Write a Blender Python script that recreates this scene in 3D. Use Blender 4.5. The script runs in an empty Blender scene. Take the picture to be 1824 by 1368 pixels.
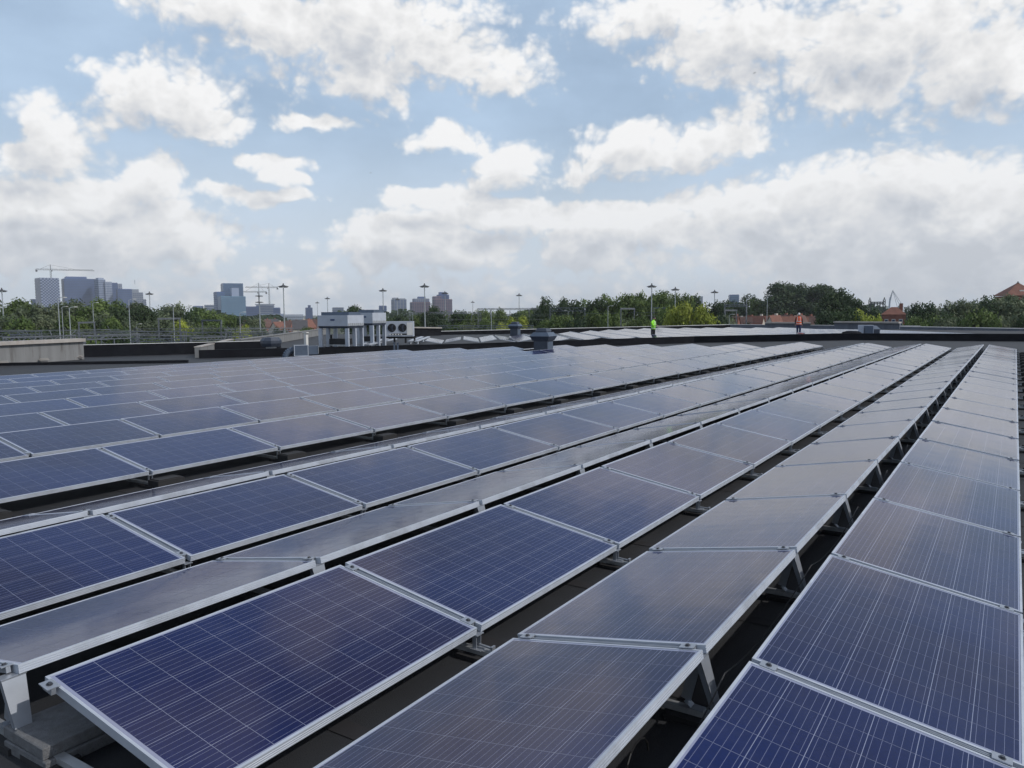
import bpy, math, random
from mathutils import Vector, Matrix
random.seed(7)
S = bpy.context.scene
COL = S.collection
R_ = math.radians

# ------------------------------------------------------------------ camera, sky, sun, exposure
CZ = 1.797
FPX = 1389.54                       # focal length in photograph pixels (1824 wide)
PIT, ROLL, YAW = R_(5.21245), R_(-0.33749), R_(-32.76117)
def _cam():
    cy, sy = math.cos(YAW), math.sin(YAW)
    F = Vector((sy, cy, 0)); R = Vector((cy, -sy, 0)); U = Vector((0, 0, 1))
    F2 = F*math.cos(PIT)-U*math.sin(PIT); U2 = U*math.cos(PIT)+F*math.sin(PIT)
    return F2, R*math.cos(ROLL)+U2*math.sin(ROLL), U2*math.cos(ROLL)-R*math.sin(ROLL)
CF, CR, CU = _cam()
CP = Vector((0, 0, CZ))
cd = bpy.data.cameras.new('camera'); cam = bpy.data.objects.new('camera', cd); COL.objects.link(cam)
m = Matrix.Identity(4)
for i in range(3):
    m[i][0] = CR[i]; m[i][1] = CU[i]; m[i][2] = -CF[i]; m[i][3] = CP[i]
cam.matrix_world = m
cd.sensor_width = 36; cd.lens = FPX/1824*36; cd.clip_start = .05; cd.clip_end = 9000
S.camera = cam
S.view_settings.view_transform = 'Standard'; S.view_settings.look = 'None'
S.view_settings.exposure = 0.0; S.view_settings.gamma = 1
S.view_settings.use_curve_mapping = False
SUN_AZ, SUN_EL = R_(76), R_(41)     # azimuth from +y towards +x
SKY_STRENGTH = 0.10
SUN_STRENGTH = 2.4

def ray(u, v): return CF + CR*((u-912)/FPX) + CU*((684-v)/FPX)
def at_height(u, v, z):
    d = ray(u, v); return CP + d*((z-CZ)/d.z)
def at_range(u, v, D):
    d = ray(u, v); return CP + d*(D/math.hypot(d.x, d.y))
def azel(u, v):
    d = ray(u, v).normalized()
    Fh = Vector((math.sin(YAW), math.cos(YAW), 0)); Rh = Vector((math.cos(YAW), -math.sin(YAW), 0))
    return math.atan2(d.dot(Rh), d.dot(Fh)), math.asin(d.z)

sun = bpy.data.lights.new('sun', 'SUN'); sun.energy = SUN_STRENGTH; sun.angle = R_(0.55); sun.color = (1, .95, .88)
so = bpy.data.objects.new('sun', sun); COL.objects.link(so)
sd = Vector((math.sin(SUN_AZ)*math.cos(SUN_EL), math.cos(SUN_AZ)*math.cos(SUN_EL), math.sin(SUN_EL)))
so.rotation_euler = (-sd).to_track_quat('-Z', 'Y').to_euler()

class NT:
    """small node-tree writer"""
    def __init__(s, t): s.t = t
    def n(s, typ, ins=None, **kw):
        nd = s.t.nodes.new(typ)
        for k, v in kw.items(): setattr(nd, k, v)
        for k, v in (ins or {}).items():
            if hasattr(v, 'links'): s.t.links.new(v, nd.inputs[k])
            else: nd.inputs[k].default_value = v
        return nd
    def m(s, op, a, b=None, c=None, clamp=False):
        i = {0: a}
        if b is not None: i[1] = b
        if c is not None: i[2] = c
        nd = s.n('ShaderNodeMath', i, operation=op); nd.use_clamp = clamp; return nd.outputs[0]
    def vm(s, op, a, b=None, out=0):
        i = {0: a}
        if b is not None: i[1] = b
        return s.n('ShaderNodeVectorMath', i, operation=op).outputs[out]
    def noise(s, vec, scale, detail=4, rough=.5, dist=0, col=False, lac=2.0, dim='3D'):
        nd = s.n('ShaderNodeTexNoise', noise_dimensions=dim, ins= {'Vector': vec, 'Scale': scale, 'Detail': detail, 'Roughness': rough, 'Distortion': dist, 'Lacunarity': lac})
        return nd.outputs['Color' if col else 'Fac']
    def mix(s, f, a, b, blend='MIX'):
        nd = s.n('ShaderNodeMix', data_type='RGBA', blend_type=blend)
        for k, v in ((0, f), (6, a), (7, b)):
            if hasattr(v, 'links'): s.t.links.new(v, nd.inputs[k])
            else: nd.inputs[k].default_value = v if k == 0 else (*v, 1)
        return nd.outputs[2]
    def ss(s, x, a, b):
        nd = s.n('ShaderNodeMapRange', {0: x, 1: a, 2: b, 3: 0.0, 4: 1.0}, interpolation_type='SMOOTHSTEP'); return nd.outputs[0]
    def comb(s, x, y, z): return s.n('ShaderNodeCombineXYZ', {0: x, 1: y, 2: z}).outputs[0]

# cloud banks: (u, v, half width, half height) measured on the photograph, turned into azimuth/elevation
BLOBS = [(420, 0, 190, 62), (620, 40, 260, 110), (760, 70, 150, 90), (840, 120, 140, 46), (660, 140, 90, 56),
 (290, 165, 128, 78), (370, 225, 90, 40), (70, 195, 52, 46), (110, 245, 80, 52), (60, 285, 100, 34),
 (255, 315, 58, 40), (50, 350, 90, 50), (120, 390, 190, 60), (190, 330, 50, 26),
 (560, 222, 84, 16), (800, 246, 100, 24), (470, 292, 76, 16), (505, 318, 38, 16), (420, 345, 120, 14),
 (895, 295, 70, 46), (1030, 300, 60, 26), (1120, 262, 110, 44), (1230, 262, 90, 48), (1300, 235, 76, 50),
 (1170, 20, 170, 50), (1330, 70, 210, 84), (1560, 70, 300, 120), (1750, 120, 150, 90), (1540, 160, 150, 46),
 (1470, 325, 130, 48), (1400, 365, 190, 46), (1650, 320, 220, 56), (1720, 380, 260, 90), (1500, 400, 200, 60),
 (1060, 405, 80, 44), (1180, 400, 90, 36), (650, 442, 40, 26), (730, 420, 90, 34), (820, 440, 70, 26), (300, 412, 66, 22), (770, 350, 90, 20), (900, 380, 160, 26)]
w = bpy.data.worlds.new('World'); S.world = w; w.use_nodes = True
w.node_tree.nodes.clear()
w.cycles.sampling_method = 'MANUAL'; w.cycles.sample_map_resolution = 512

def make_cloud_group():
    g = bpy.data.node_groups.new('cloud_density', 'ShaderNodeTree')
    g.interface.new_socket('P', in_out='INPUT', socket_type='NodeSocketVector')   # azimuth, elevation, 0
    g.interface.new_socket('D', in_out='OUTPUT', socket_type='NodeSocketFloat')
    N = NT(g); gi = N.n('NodeGroupInput').outputs[0]; go = N.n('NodeGroupOutput')
    # puffy noise on the unwrapped sky
    big = N.noise(gi, 11, 2, .5, col=True, dim='2D')
    wr = N.vm('MULTIPLY', N.vm('SUBTRACT', big, (.5, .5, .5)), (.07, .045, 0))
    p = N.vm('ADD', gi, wr)
    cur = None
    for (u, v, ru, rv) in BLOBS:
        a, e = azel(u, v)
        k = math.cos(a)
        q = N.vm('MULTIPLY', N.vm('SUBTRACT', p, (a, e, 0)), (FPX/(ru*1.1*k), FPX/(rv*1.12*k), 0))
        L = N.vm('LENGTH', q, out=1)
        d = N.m('SUBTRACT', 1.0, L)
        cur = d if cur is None else N.n('ShaderNodeMath', {0: cur, 1: d, 2: .22}, operation='SMOOTH_MAX').outputs[0]
    sep = N.n('ShaderNodeSeparateXYZ', {0: gi})
    a, e = sep.outputs[0], sep.outputs[1]
    cur = N.m('MAXIMUM', cur, -.6)
    # beyond the frame: the same kind of broken cumulus goes on
    out = N.m('MAXIMUM', N.ss(N.m('ABSOLUTE', a), .60, .78), N.ss(e, .40, .52))
    gen = N.m('MULTIPLY_ADD', N.noise(N.vm('MULTIPLY', gi, (1, 1.5, 1)), 3.1, 2, .5, dim='2D'), 3.4, -1.85)
    n1 = N.n('ShaderNodeMix', {0: out, 2: cur, 3: gen}, data_type='FLOAT').outputs[0]
    # low bank towards the horizon
    low = N.m('MULTIPLY', N.m('SUBTRACT', 1.0, N.ss(e, .05, .19)), .80)
    n1 = N.m('ADD', n1, low)
    f1 = N.noise(N.vm('MULTIPLY', gi, (1, 1.45, 1)), 16, 7, .56, dim='2D')
    q2 = N.vm('ADD', gi, N.vm('MULTIPLY', wr, (.5, .5, 0)))
    f2 = N.n('ShaderNodeTexVoronoi', {'Vector': N.vm('MULTIPLY', q2, (1, 1.2, 1)), 'Scale': 34.0, 'Detail': 2.0, 'Roughness': .55}, feature='F1', voronoi_dimensions='2D').outputs[0]
    n1 = N.m('MULTIPLY_ADD', N.m('SUBTRACT', f1, .5), .95, n1)
    n1 = N.m('MULTIPLY_ADD', N.m('SUBTRACT', .45, f2), .50, n1)
    n1 = N.m('ADD', n1, .12)
    g.links.new(n1, go.inputs[0])
    return g
CG = make_cloud_group()
N = NT(w.node_tree)
tc = N.n('ShaderNodeTexCoord').outputs['Generated']
Fh = (math.sin(YAW), math.cos(YAW), 0); Rh = (math.cos(YAW), -math.sin(YAW), 0)
az = N.m('ARCTAN2', N.vm('DOT_PRODUCT', tc, Rh, 1), N.vm('DOT_PRODUCT', tc, Fh, 1))
zz = N.n('ShaderNodeSeparateXYZ', {0: tc}).outputs[2]
el = N.m('ARCSINE', zz)
P0 = N.comb(az, el, 0.0)
def cloud(vec):
    nd = N.n('ShaderNodeGroup', node_tree=CG); N.t.links.new(vec, nd.inputs[0]); return nd.outputs[0]
horiz = N.m('SUBTRACT', 1.0, N.ss(el, .0, .26))
D0 = cloud(P0)
D1 = cloud(N.vm('ADD', P0, (.014, .034, 0)))
alpha = N.ss(D0, -.04, .50)
lit = N.m('SUBTRACT', D0, D1)                               # > 0 where the side towards the sun thins out
thick = N.ss(D0, .35, 1.25)
sky = N.n('ShaderNodeTexSky', sky_type='NISHITA', sun_disc=False, sun_elevation=SUN_EL, sun_rotation=SUN_AZ,
          air_density=1.0, dust_density=1.6, ozone_density=1.0)
# thin veil of high cloud whitens the blue
veil_n = N.noise(N.vm('MULTIPLY', P0, (1, 2.2, 1)), 5, 5, .55, dim='2D')
veil = N.m('MULTIPLY', N.m('MULTIPLY_ADD', veil_n, .7, .30, clamp=True), N.m('MULTIPLY_ADD', N.ss(el, .35, 1.0), -.75, 1.0))
bright = N.m('MULTIPLY_ADD', lit, 3.3, N.m('MULTIPLY_ADD', thick, -2.3, 8.5))
bright = N.m('MINIMUM', N.m('MAXIMUM', bright, 5.5), 9.8)
tint = N.mix(N.ss(bright, 5.4, 8.8), (.90, .95, 1.04), (1.0, .995, .99))
cc = N.vm('MULTIPLY', tint, N.comb(bright, bright, bright))
skyc = N.mix(veil, sky.outputs[0], (5.4, 7.0, 9.0))
skyc = N.mix(N.m('MULTIPLY', horiz, .72), skyc, (7.4, 7.95, 8.6))
cc = N.mix(N.m('MULTIPLY', horiz, .42), cc, (7.6, 7.95, 8.4))
fin = N.mix(N.m('MULTIPLY', alpha, .96), skyc, cc)
bg = N.n('ShaderNodeBackground', {0: fin, 1: SKY_STRENGTH})
N.n('ShaderNodeOutputWorld', {0: bg.outputs[0]})

# ------------------------------------------------------------------ helpers
def newmat(name):
    mt = bpy.data.materials.new(name); mt.use_nodes = True; mt.node_tree.nodes.clear()
    return mt, NT(mt.node_tree)
def finish(N, shader): N.n('ShaderNodeOutputMaterial', {0: shader})
def mat(name, col, rough=.6, metal=0., var=.15, vscale=3., bump=0., bscale=40., spec=.5, objrand=0., stretch=None, dirt=None, dirtscale=1.2, dirtlo=.5, dirthi=.75):
    mt, N = newmat(name)
    tc = N.n('ShaderNodeTexCoord').outputs['Object']
    vec = N.vm('MULTIPLY', tc, stretch) if stretch else tc
    n = N.noise(vec, vscale, 6, .6)
    c = N.mix(N.ss(n, .25, .75), tuple(x*(1-var) for x in col), tuple(min(1, x*(1+var)) for x in col))
    if dirt:
        dn = N.noise(N.vm('ADD', vec, (7.3, 2.1, 5.5)), dirtscale, 7, .65)
        c = N.mix(N.m('MULTIPLY', N.ss(dn, dirtlo, dirthi), .8), c, dirt)
    if objrand:
        r = N.n('ShaderNodeObjectInfo').outputs['Random']
        k = N.m('MULTIPLY_ADD', r, 2*objrand, 1-objrand)
        c = N.vm('MULTIPLY', c, N.comb(k, k, k))
    b = N.n('ShaderNodeBsdfPrincipled', {'Base Color': c, 'Roughness': rough, 'Metallic': metal, 'Specular IOR Level': spec})
    if bump:
        bn = N.noise(tc, bscale, 5, .6)
        bp = N.n('ShaderNodeBump', {'Height': bn, 'Strength': bump, 'Distance': .01})
        N.t.links.new(bp.outputs[0], b.inputs['Normal'])
    finish(N, b.outputs[0]); return mt

class MB:
    """collects geometry and links it as ONE mesh object"""
    def __init__(s): s.v = []; s.f = []; s.mi = []; s.uv = []; s.cur = 0
    def add(s, vs, fs, uvs=None):
        o = len(s.v); s.v += [tuple(x) for x in vs]
        for i, f in enumerate(fs):
            s.f.append(tuple(o+j for j in f)); s.mi.append(s.cur); s.uv.append(uvs[i] if uvs else None)
        return s
    def box(s, c, d, rz=0, M=None):
        cx, cy, cz = c; a, b, h = d[0]/2, d[1]/2, d[2]/2
        vs = [(x, y, z) for z in (-h, h) for y in (-b, b) for x in (-a, a)]
        if rz:
            k, q = math.cos(rz), math.sin(rz); vs = [(x*k-y*q, x*q+y*k, z) for x, y, z in vs]
        vs = [(x+cx, y+cy, z+cz) for x, y, z in vs]
        if M: vs = [tuple(M @ Vector(x)) for x in vs]
        return s.add(vs, [(0, 2, 3, 1), (4, 5, 7, 6), (0, 1, 5, 4), (2, 6, 7, 3), (0, 4, 6, 2), (1, 3, 7, 5)])
    def tube(s, p0, p1, r, n=8, r2=None, cap=True):
        p0, p1 = Vector(p0), Vector(p1); d = (p1-p0).normalized()
        a = d.orthogonal().normalized(); b = d.cross(a); r2 = r if r2 is None else r2
        vs = []
        for p, q in ((p0, r), (p1, r2)):
            for i in range(n):
                t = 2*math.pi*(i+.5)/n; vs.append(p+a*math.cos(t)*q+b*math.sin(t)*q)
        fs = [(i, (i+1) % n, n+(i+1) % n, n+i) for i in range(n)]
        if cap: fs += [tuple(range(n-1, -1, -1)), tuple(range(n, 2*n))]
        return s.add(vs, fs)
    def path(s, pts, r, n=6):
        for a, b in zip(pts[:-1], pts[1:]): s.tube(a, b, r, n)
        return s
    def bar(s, p0, p1, wd, h):      # rectangular bar between two points
        p0, p1 = Vector(p0), Vector(p1); d = (p1-p0).normalized()
        up = Vector((0, 0, 1)) if abs(d.z) < .95 else Vector((0, 1, 0))
        a = d.cross(up).normalized(); b = a.cross(d)
        vs = [p+a*x*wd/2+b*y*h/2 for p in (p0, p1) for x, y in ((-1, -1), (1, -1), (1, 1), (-1, 1))]
        return s.add(vs, [(0, 3, 2, 1), (4, 5, 6, 7), (0, 1, 5, 4), (1, 2, 6, 5), (2, 3, 7, 6), (3, 0, 4, 7)])
    def prism(s, poly, y0, y1, ax='y'):   # polygon in the plane across ax, extruded along ax
        n = len(poly)
        def P(a, b, y): return {'y': (a, y, b), 'x': (y, a, b), 'z': (a, b, y)}[ax]
        vs = [P(a, b, y0) for a, b in poly]+[P(a, b, y1) for a, b in poly]
        return s.add(vs, [(i, (i+1) % n, n+(i+1) % n, n+i) for i in range(n)]+[tuple(range(n-1, -1, -1)), tuple(range(n, 2*n))])
    def lathe(s, prof, n=12, c=(0, 0)):
        vs = []; m_ = len(prof)
        for i in range(n):
            t = 2*math.pi*i/n
            vs += [(c[0]+r*math.cos(t), c[1]+r*math.sin(t), z) for r, z in prof]
        fs = [(i*m_+j, ((i+1) % n)*m_+j, ((i+1) % n)*m_+j+1, i*m_+j+1) for i in range(n) for j in range(m_-1)]
        return s.add(vs, fs)
    def frustum(s, c, a, b, z0, z1):      # rectangular frustum; a, b = (sx, sy) at z0 and z1
        vs = [(c[0]+x*a[0]/2, c[1]+y*a[1]/2, z0) for x, y in ((-1, -1), (1, -1), (1, 1), (-1, 1))]
        vs += [(c[0]+x*b[0]/2, c[1]+y*b[1]/2, z1) for x, y in ((-1, -1), (1, -1), (1, 1), (-1, 1))]
        return s.add(vs, [(3, 2, 1, 0), (4, 5, 6, 7), (0, 1, 5, 4), (1, 2, 6, 5), (2, 3, 7, 6), (3, 0, 4, 7)])
    def mesh(s, name, mats, smooth=False):
        me = bpy.data.meshes.new(name); me.from_pydata(s.v, [], s.f)
        for m_ in (mats if isinstance(mats, (list, tuple)) else [mats]): me.materials.append(m_)
        if any(s.mi): me.polygons.foreach_set('material_index', s.mi)
        if any(u for u in s.uv):
            L = me.uv_layers.new(name='UVMap')
            for p, u in zip(me.polygons, s.uv):
                if u:
                    for li, q in zip(p.loop_indices, u): L.data[li].uv = q
        if smooth: me.polygons.foreach_set('use_smooth', [True]*len(me.polygons))
        me.update(); return me
    def build(s, name, mats, parent=None, smooth=False, label=None, kind=None):
        return link(name, s.mesh(name, mats, smooth), parent, label, kind)
def link(name, me, parent=None, label=None, kind=None):
    o = bpy.data.objects.new(name, me); COL.objects.link(o)
    if parent: o.parent = parent
    if label: o['label'] = label
    if kind: o['kind'] = kind
    return o
def tag(o, label, cat, group=None):
    o['label'] = label; o['category'] = cat
    if group: o['group'] = group
    return o
def empty(name, loc, rz=0, label=None, cat=None, group=None):
    o = bpy.data.objects.new(name, None); COL.objects.link(o); o.empty_display_size = .2
    o.location = loc; o.rotation_euler = (0, 0, rz)
    if label: tag(o, label, cat, group)
    return o
ORD = 'first second third fourth fifth sixth seventh eighth ninth tenth eleventh twelfth thirteenth fourteenth fifteenth sixteenth seventeenth eighteenth nineteenth twentieth'.split()
ORD += ['twenty-'+x for x in ORD[:9]]+['thirtieth']+['thirty-'+x for x in ORD[:9]]
def yaw_to_cam(p, off=0): # local -y looks at the camera
    return math.atan2(p[1], p[0])-math.pi/2+off

# ------------------------------------------------------------------ materials
def cell_material(name, pscale=1.):
    mt, N = newmat(name)
    uv = N.n('ShaderNodeUVMap').outputs[0]
    sp = N.n('ShaderNodeSeparateXYZ', {0: uv})
    fx = N.m('FRACT', sp.outputs[0]); fy = N.m('FRACT', sp.outputs[1])
    b5 = N.m('FRACT', N.m('MULTIPLY', fx, 5.0))
    d = N.m('ABSOLUTE', N.m('SUBTRACT', b5, .5))
    bus = N.m('LESS_THAN', d, .026)
    inside = N.m('LESS_THAN', N.m('ABSOLUTE', N.m('SUBTRACT', fy, .5)), .489)
    bus = N.m('MULTIPLY', bus, inside)
    oi = N.n('ShaderNodeObjectInfo')
    rnd = oi.outputs['Random']
    tc = N.n('ShaderNodeTexCoord').outputs['Object']
    geo = N.n('ShaderNodeNewGeometry').outputs['Position']
    # polycrystalline flakes
    vo = N.n('ShaderNodeTexVoronoi', {'Vector': geo, 'Scale': 110.0}, feature='F1')
    fl = N.n('ShaderNodeSeparateXYZ', {0: vo.outputs['Color']}).outputs[0]
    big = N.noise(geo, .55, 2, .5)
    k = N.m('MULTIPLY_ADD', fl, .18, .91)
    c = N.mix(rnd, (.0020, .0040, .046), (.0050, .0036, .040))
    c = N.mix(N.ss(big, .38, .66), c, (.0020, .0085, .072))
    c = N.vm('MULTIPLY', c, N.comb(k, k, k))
    c = N.mix(N.m('MULTIPLY', bus, .85), c, (.17, .185, .29))
    dust = N.noise(geo, 6, 6, .65)
    c = N.mix(N.m('MULTIPLY', N.ss(dust, .42, .8), .02), c, (.45, .43, .40))
    wav = N.noise(geo, 2.2, 2, .5)
    ro = N.m('MULTIPLY_ADD', dust, .10, .06)
    p = N.n('ShaderNodeBsdfPrincipled', {'Base Color': c, 'Roughness': ro, 'IOR': 1.36, 'Specular IOR Level': .5})
    bp = N.n('ShaderNodeBump', {'Height': wav, 'Strength': .10, 'Distance': .02}); N.t.links.new(bp.outputs[0], p.inputs['Normal'])
    finish(N, p.outputs[0]); return mt
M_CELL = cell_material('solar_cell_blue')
M_BACK = mat('white_backsheet', (.24, .26, .37), .12, 0, .05)
M_ALU = mat('anodised_aluminium', (.47, .51, .58), .5, .3, .08, 5, dirt=(.31, .335, .38), dirtscale=3)
M_ALU2 = mat('mill_aluminium', (.36, .39, .44), .45, .6, .10, 8, dirt=(.35, .36, .37), dirtscale=9)
M_GALV = mat('galvanised_steel', (.45, .47, .49), .45, .6, .15, 12)
M_RUBBER = mat('black_rubber', (.018, .018, .020), .8, 0, .2, 20, bump=.3)
M_BITUMEN = mat('roof_bitumen', (.020, .022, .027), .7, 0, .18, 1.5, bump=.5, bscale=160, dirt=(.034, .035, .038), dirtscale=.35)
M_UPSTAND = mat('black_bitumen_upstand', (.009, .010, .014), .9, 0, .25, 1.4, bump=.4, bscale=60, spec=.15, dirt=(.015, .016, .020), dirtscale=.8)
M_PAVER = mat('concrete_paver', (.15, .155, .165), .9, 0, .2, 30, bump=.8, bscale=180, dirt=(.12, .12, .115), dirtscale=8)
M_CONC = mat('weathered_concrete', (.19, .195, .20), .9, 0, .15, 2, bump=.5, bscale=30, stretch=(1, 1, .18), dirt=(.08, .075, .07), dirtscale=2.2, dirtlo=.52, dirthi=.72)
M_CAP = mat('pale_concrete_coping', (.36, .34, .32), .85, 0, .15, 1.6, bump=.4, bscale=20, dirt=(.30, .26, .23), dirtscale=1.4)
M_METALCAP = mat('pale_metal_coping', (.62, .62, .62), .5, .2, .1, 1)
M_CABLE = mat('black_cable', (.012, .012, .013), .5)
M_VENT = mat('slate_grey_coated_sheet', (.042, .054, .080), .5, .1, .12, 3, dirt=(.07, .085, .12), dirtscale=3)
M_VENTL = mat('galvanised_and_sunlit_vent_sheet', (.09, .12, .17), .5, .3, .12, 3)  # duct sheet; also paints the sunlit tone of the vent hood and right side
M_CHILL = mat('pale_grey_sheet_metal', (.42, .46, .53), .5, .1, .08, 2, dirt=(.36, .38, .41), dirtscale=2)
M_DARK = mat('dark_interior', (.012, .013, .016), .7)
M_WHITE = mat('white_coated_metal', (.66, .66, .64), .45, 0, .06, 2)
M_POLE = mat('galvanised_mast', (.36, .39, .42), .5, .3, .1, 4)
M_LAMP = mat('dark_lamp_head', (.05, .055, .06), .5)
M_RAILST = mat('rusty_grey_gantry_steel', (.13, .145, .17), .6, .2, .2, 2)
M_GROUND = mat('ground_scrub', (.055, .065, .035), .95, 0, .35, .05, dirt=(.10, .09, .075), dirtscale=.03)
M_FOOTW = mat('bright_rubber_strap', (.03, .03, .035), .6)

# ------------------------------------------------------------------ the roof and ground
GZ0 = -9.0
def rz(x): return max(-.5, min(0, (x+8.3)*.024))
g = MB(); g.add([(-4500, -1500, -9), (4500, -1500, -9), (4500, 6500, -9), (-4500, 6500, -9)], [(0, 1, 2, 3)])
g.build('ground', M_GROUND, kind='structure')
import bmesh
ROOFP = [(14, -8), (14, 78), (5.8, 77.9), (-9.2, 83.6), (-8.6, 95.7), (-28.6, 92.9), (-51.6, 66.3), (-66.4, 64.0), (-42.7, 33.3), (-38.4, 33.1), (-43.4, 23.5), (-41.2, 22.3), (-39.4, 16.1), (-38, -8)]
bm = bmesh.new(); vv = [bm.verts.new((x, y, 0)) for x, y in ROOFP]; bm.faces.new(vv)
bmesh.ops.triangulate(bm, faces=bm.faces[:])
for xb in (-8.3, -29.13):
    bmesh.ops.bisect_plane(bm, geom=bm.verts[:]+bm.edges[:]+bm.faces[:], plane_co=(xb, 0, 0), plane_no=(1, 0, 0))
for v_ in bm.verts: v_.co.z = rz(v_.co.x)
edges = [e for e in bm.edges if len(e.link_faces) == 1]
ex = bmesh.ops.extrude_edge_only(bm, edges=edges)
for v_ in [g_ for g_ in ex['geom'] if isinstance(g_, bmesh.types.BMVert)]: v_.co.z = GZ0
bmesh.ops.recalc_face_normals(bm, faces=bm.faces[:])
me = bpy.data.meshes.new('roof'); bm.to_mesh(me); bm.free(); me.materials.append(M_BITUMEN); link('roof', me, kind='structure')
# felt seams of the roof covering: lapped strips 1 m wide, joined
sm = MB()
for i in range(36):
    y = -2+i*1.07
    for (xa, xb) in ((2.5, -8.3), (-8.3, -29.1)):
        za, zb = rz(xa)+.004, rz(xb)+.004
        sm.add([(xa, y, za), (xa, y+.10, za), (xb, y+.10, zb), (xb, y, zb)], [(0, 1, 2, 3)])
sm.build('roof_felt_seams', mat('felt_lap', (.022, .022, .026), .75), kind='structure')

# ------------------------------------------------------------------ solar panels
W, L, PIT_Y, TILT = .992, 1.655, 1.69659, R_(9.72)
HL = .17                                 # top surface of the low edge above the roof
ROWS = {1: (.104, 3.204, -1, 21), 2: (-2.055, 3.210, -1, 21), 3: (-2.276, 3.211, -1, 21), 4: (-4.427, 3.200, -1, 21),
        5: (-4.610, 3.124, -2, 21), 6: (-6.755, 3.113, -2, 21), 7: (-7.525, 4.713, -3, 20), 9: (-9.90, 4.665, -2, 19),
        11: (-12.25, 4.70, -1, 19), 13: (-14.55, 4.62, 0, 19), 15: (-16.85, 4.54, 1, 19), 17: (-19.10, 4.39, 2, 19),
        19: (-21.35, 4.32, 3, 18), 21: (-23.60, 4.30, 3, 17), 23: (-25.85, 4.30, 3, 16)}
for k_ in range(7, 24, 2):               # west slopes behind each ridge, hidden from here for the most part
    x, y0, a, b = ROWS[k_]; ROWS[k_+1] = (x-2*W*math.cos(TILT)-.20, y0, a, b)
    if k_ == 23: pass
ROWNAME = {1: 'rightmost row', 2: 'second row from the right', 3: 'third row from the right', 4: 'fourth row from the right',
           5: 'fifth row from the right', 6: 'sixth row from the right', 7: 'row just beyond the open roof strip'}
for i, k_ in enumerate((9, 11, 13, 15, 17, 19, 21, 23)):
    ROWNAME[k_] = ORD[i+1]+' visible row beyond the open roof strip'
    ROWNAME[k_-1] = 'hidden slope %s behind the open roof strip' % ORD[i]
ROWNAME[24] = 'last hidden slope at the left'
FD = .038
def frame_mesh():
    f = MB(); lip = .012
    prof_out = [(0, 0), (0, -.009), (.003, -.011), (0, -.013), (0, -.019), (.003, -.021), (0, -.023), (0, -.029), (.003, -.031), (0, -.033), (0, -FD)]
    # long sides (grooved), top lip and inner lip edge
    for side in (0, 1):
        X = (lambda a: a) if side == 0 else (lambda a: W-a)
        poly = [(X(a), z) for a, z in prof_out]+[(X(lip), -FD), (X(lip), -.001), (X(lip), 0)]
        if side == 1: poly = poly[::-1]
        f.prism(poly, 0, L)
    for y0, y1 in ((0, lip), (L-lip, L)):
        f.box((W/2, (y0+y1)/2, -FD/2), (W-2*lip, y1-y0, FD-.0004))
    return f.mesh('panel_frame', M_ALU)
ME_FRAME = frame_mesh()
b_ = MB(); b_.box((W/2, L/2, -.0043), (W-.024, L-.024, .004)); ME_BACK = b_.mesh('panel_backsheet', M_BACK)
CS, CSY, CX, CYP = .1564, .1578, .1590, .1600
MX, MY = (W-(6*CX-(CX-CS)))/2, (L-(10*CYP-(CYP-CSY)))/2
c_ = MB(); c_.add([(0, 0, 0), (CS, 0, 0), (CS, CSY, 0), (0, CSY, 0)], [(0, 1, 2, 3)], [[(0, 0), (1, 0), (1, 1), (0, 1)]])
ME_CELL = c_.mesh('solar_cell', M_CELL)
gc = MB()
for i in range(6):
    for j in range(10):
        x, y = MX+i*CX, MY+j*CYP
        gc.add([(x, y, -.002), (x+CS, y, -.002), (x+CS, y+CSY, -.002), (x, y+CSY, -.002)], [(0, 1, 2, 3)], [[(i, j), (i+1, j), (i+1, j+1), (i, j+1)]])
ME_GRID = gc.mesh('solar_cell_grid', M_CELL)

def panel_matrix(row, k, jit=True):
    xl, y0, _, _ = ROWS[row]
    c, s = math.cos(TILT), math.sin(TILT)
    odd = row % 2 == 1
    y = y0+k*PIT_Y+(PIT_Y-L)/2
    z = HL+rz(xl)
    if odd: X, Y, Z, o = Vector((-c, 0, s)), Vector((0, -1, 0)), Vector((s, 0, c)), Vector((xl, y+L, z))
    else: X, Y, Z, o = Vector((c, 0, s)), Vector((0, 1, 0)), Vector((-s, 0, c)), Vector((xl, y, z))
    M = Matrix(((X.x, Y.x, Z.x, o.x), (X.y, Y.y, Z.y, o.y), (X.z, Y.z, Z.z, o.z), (0, 0, 0, 1)))
    if jit:
        rg = random.Random(row*100+k)
        ctr = Matrix.Translation((W/2, L/2, 0))
        M = M @ ctr @ Matrix.Rotation(R_(rg.uniform(-.28, .28)), 4, 'X') @ Matrix.Rotation(R_(rg.uniform(-.22, .22)), 4, 'Y') @ ctr.inverted()
    return M
VENT_XY = at_range(968, 628, 37.5)
allp = []
for row, (xl, y0, a, b) in ROWS.items():
    for k in range(a, b):
        M = panel_matrix(row, k)
        c = M @ Vector((W/2, L/2, 0))
        if abs(c.x-VENT_XY.x) < 1.05 and abs(c.y-VENT_XY.y) < 1.5: continue
        d = c-CP; q = d.dot(CF)
        u = 912+FPX*d.dot(CR)/max(q, .1); v = 684-FPX*d.dot(CU)/max(q, .1)
        inview = q > .2 and -160 < u < 1990 and v < 1900
        face = (M.to_3x3() @ Vector((0, 0, 1))).dot(d) < 0 and not (row > 7 and row % 2 == 0)
        allp.append((d.length if (inview and face) else 900+d.length, row, k, M))
allp.sort(key=lambda t: t[0])
near, far = [p for p in allp[:296] if p[0] < 900], []
far = [p for p in allp if p not in near]
def place(o, M): o.matrix_world = M
NEAR_CELLS = {(r_, k_) for (d_, r_, k_, M_) in near[:52]}
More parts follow.
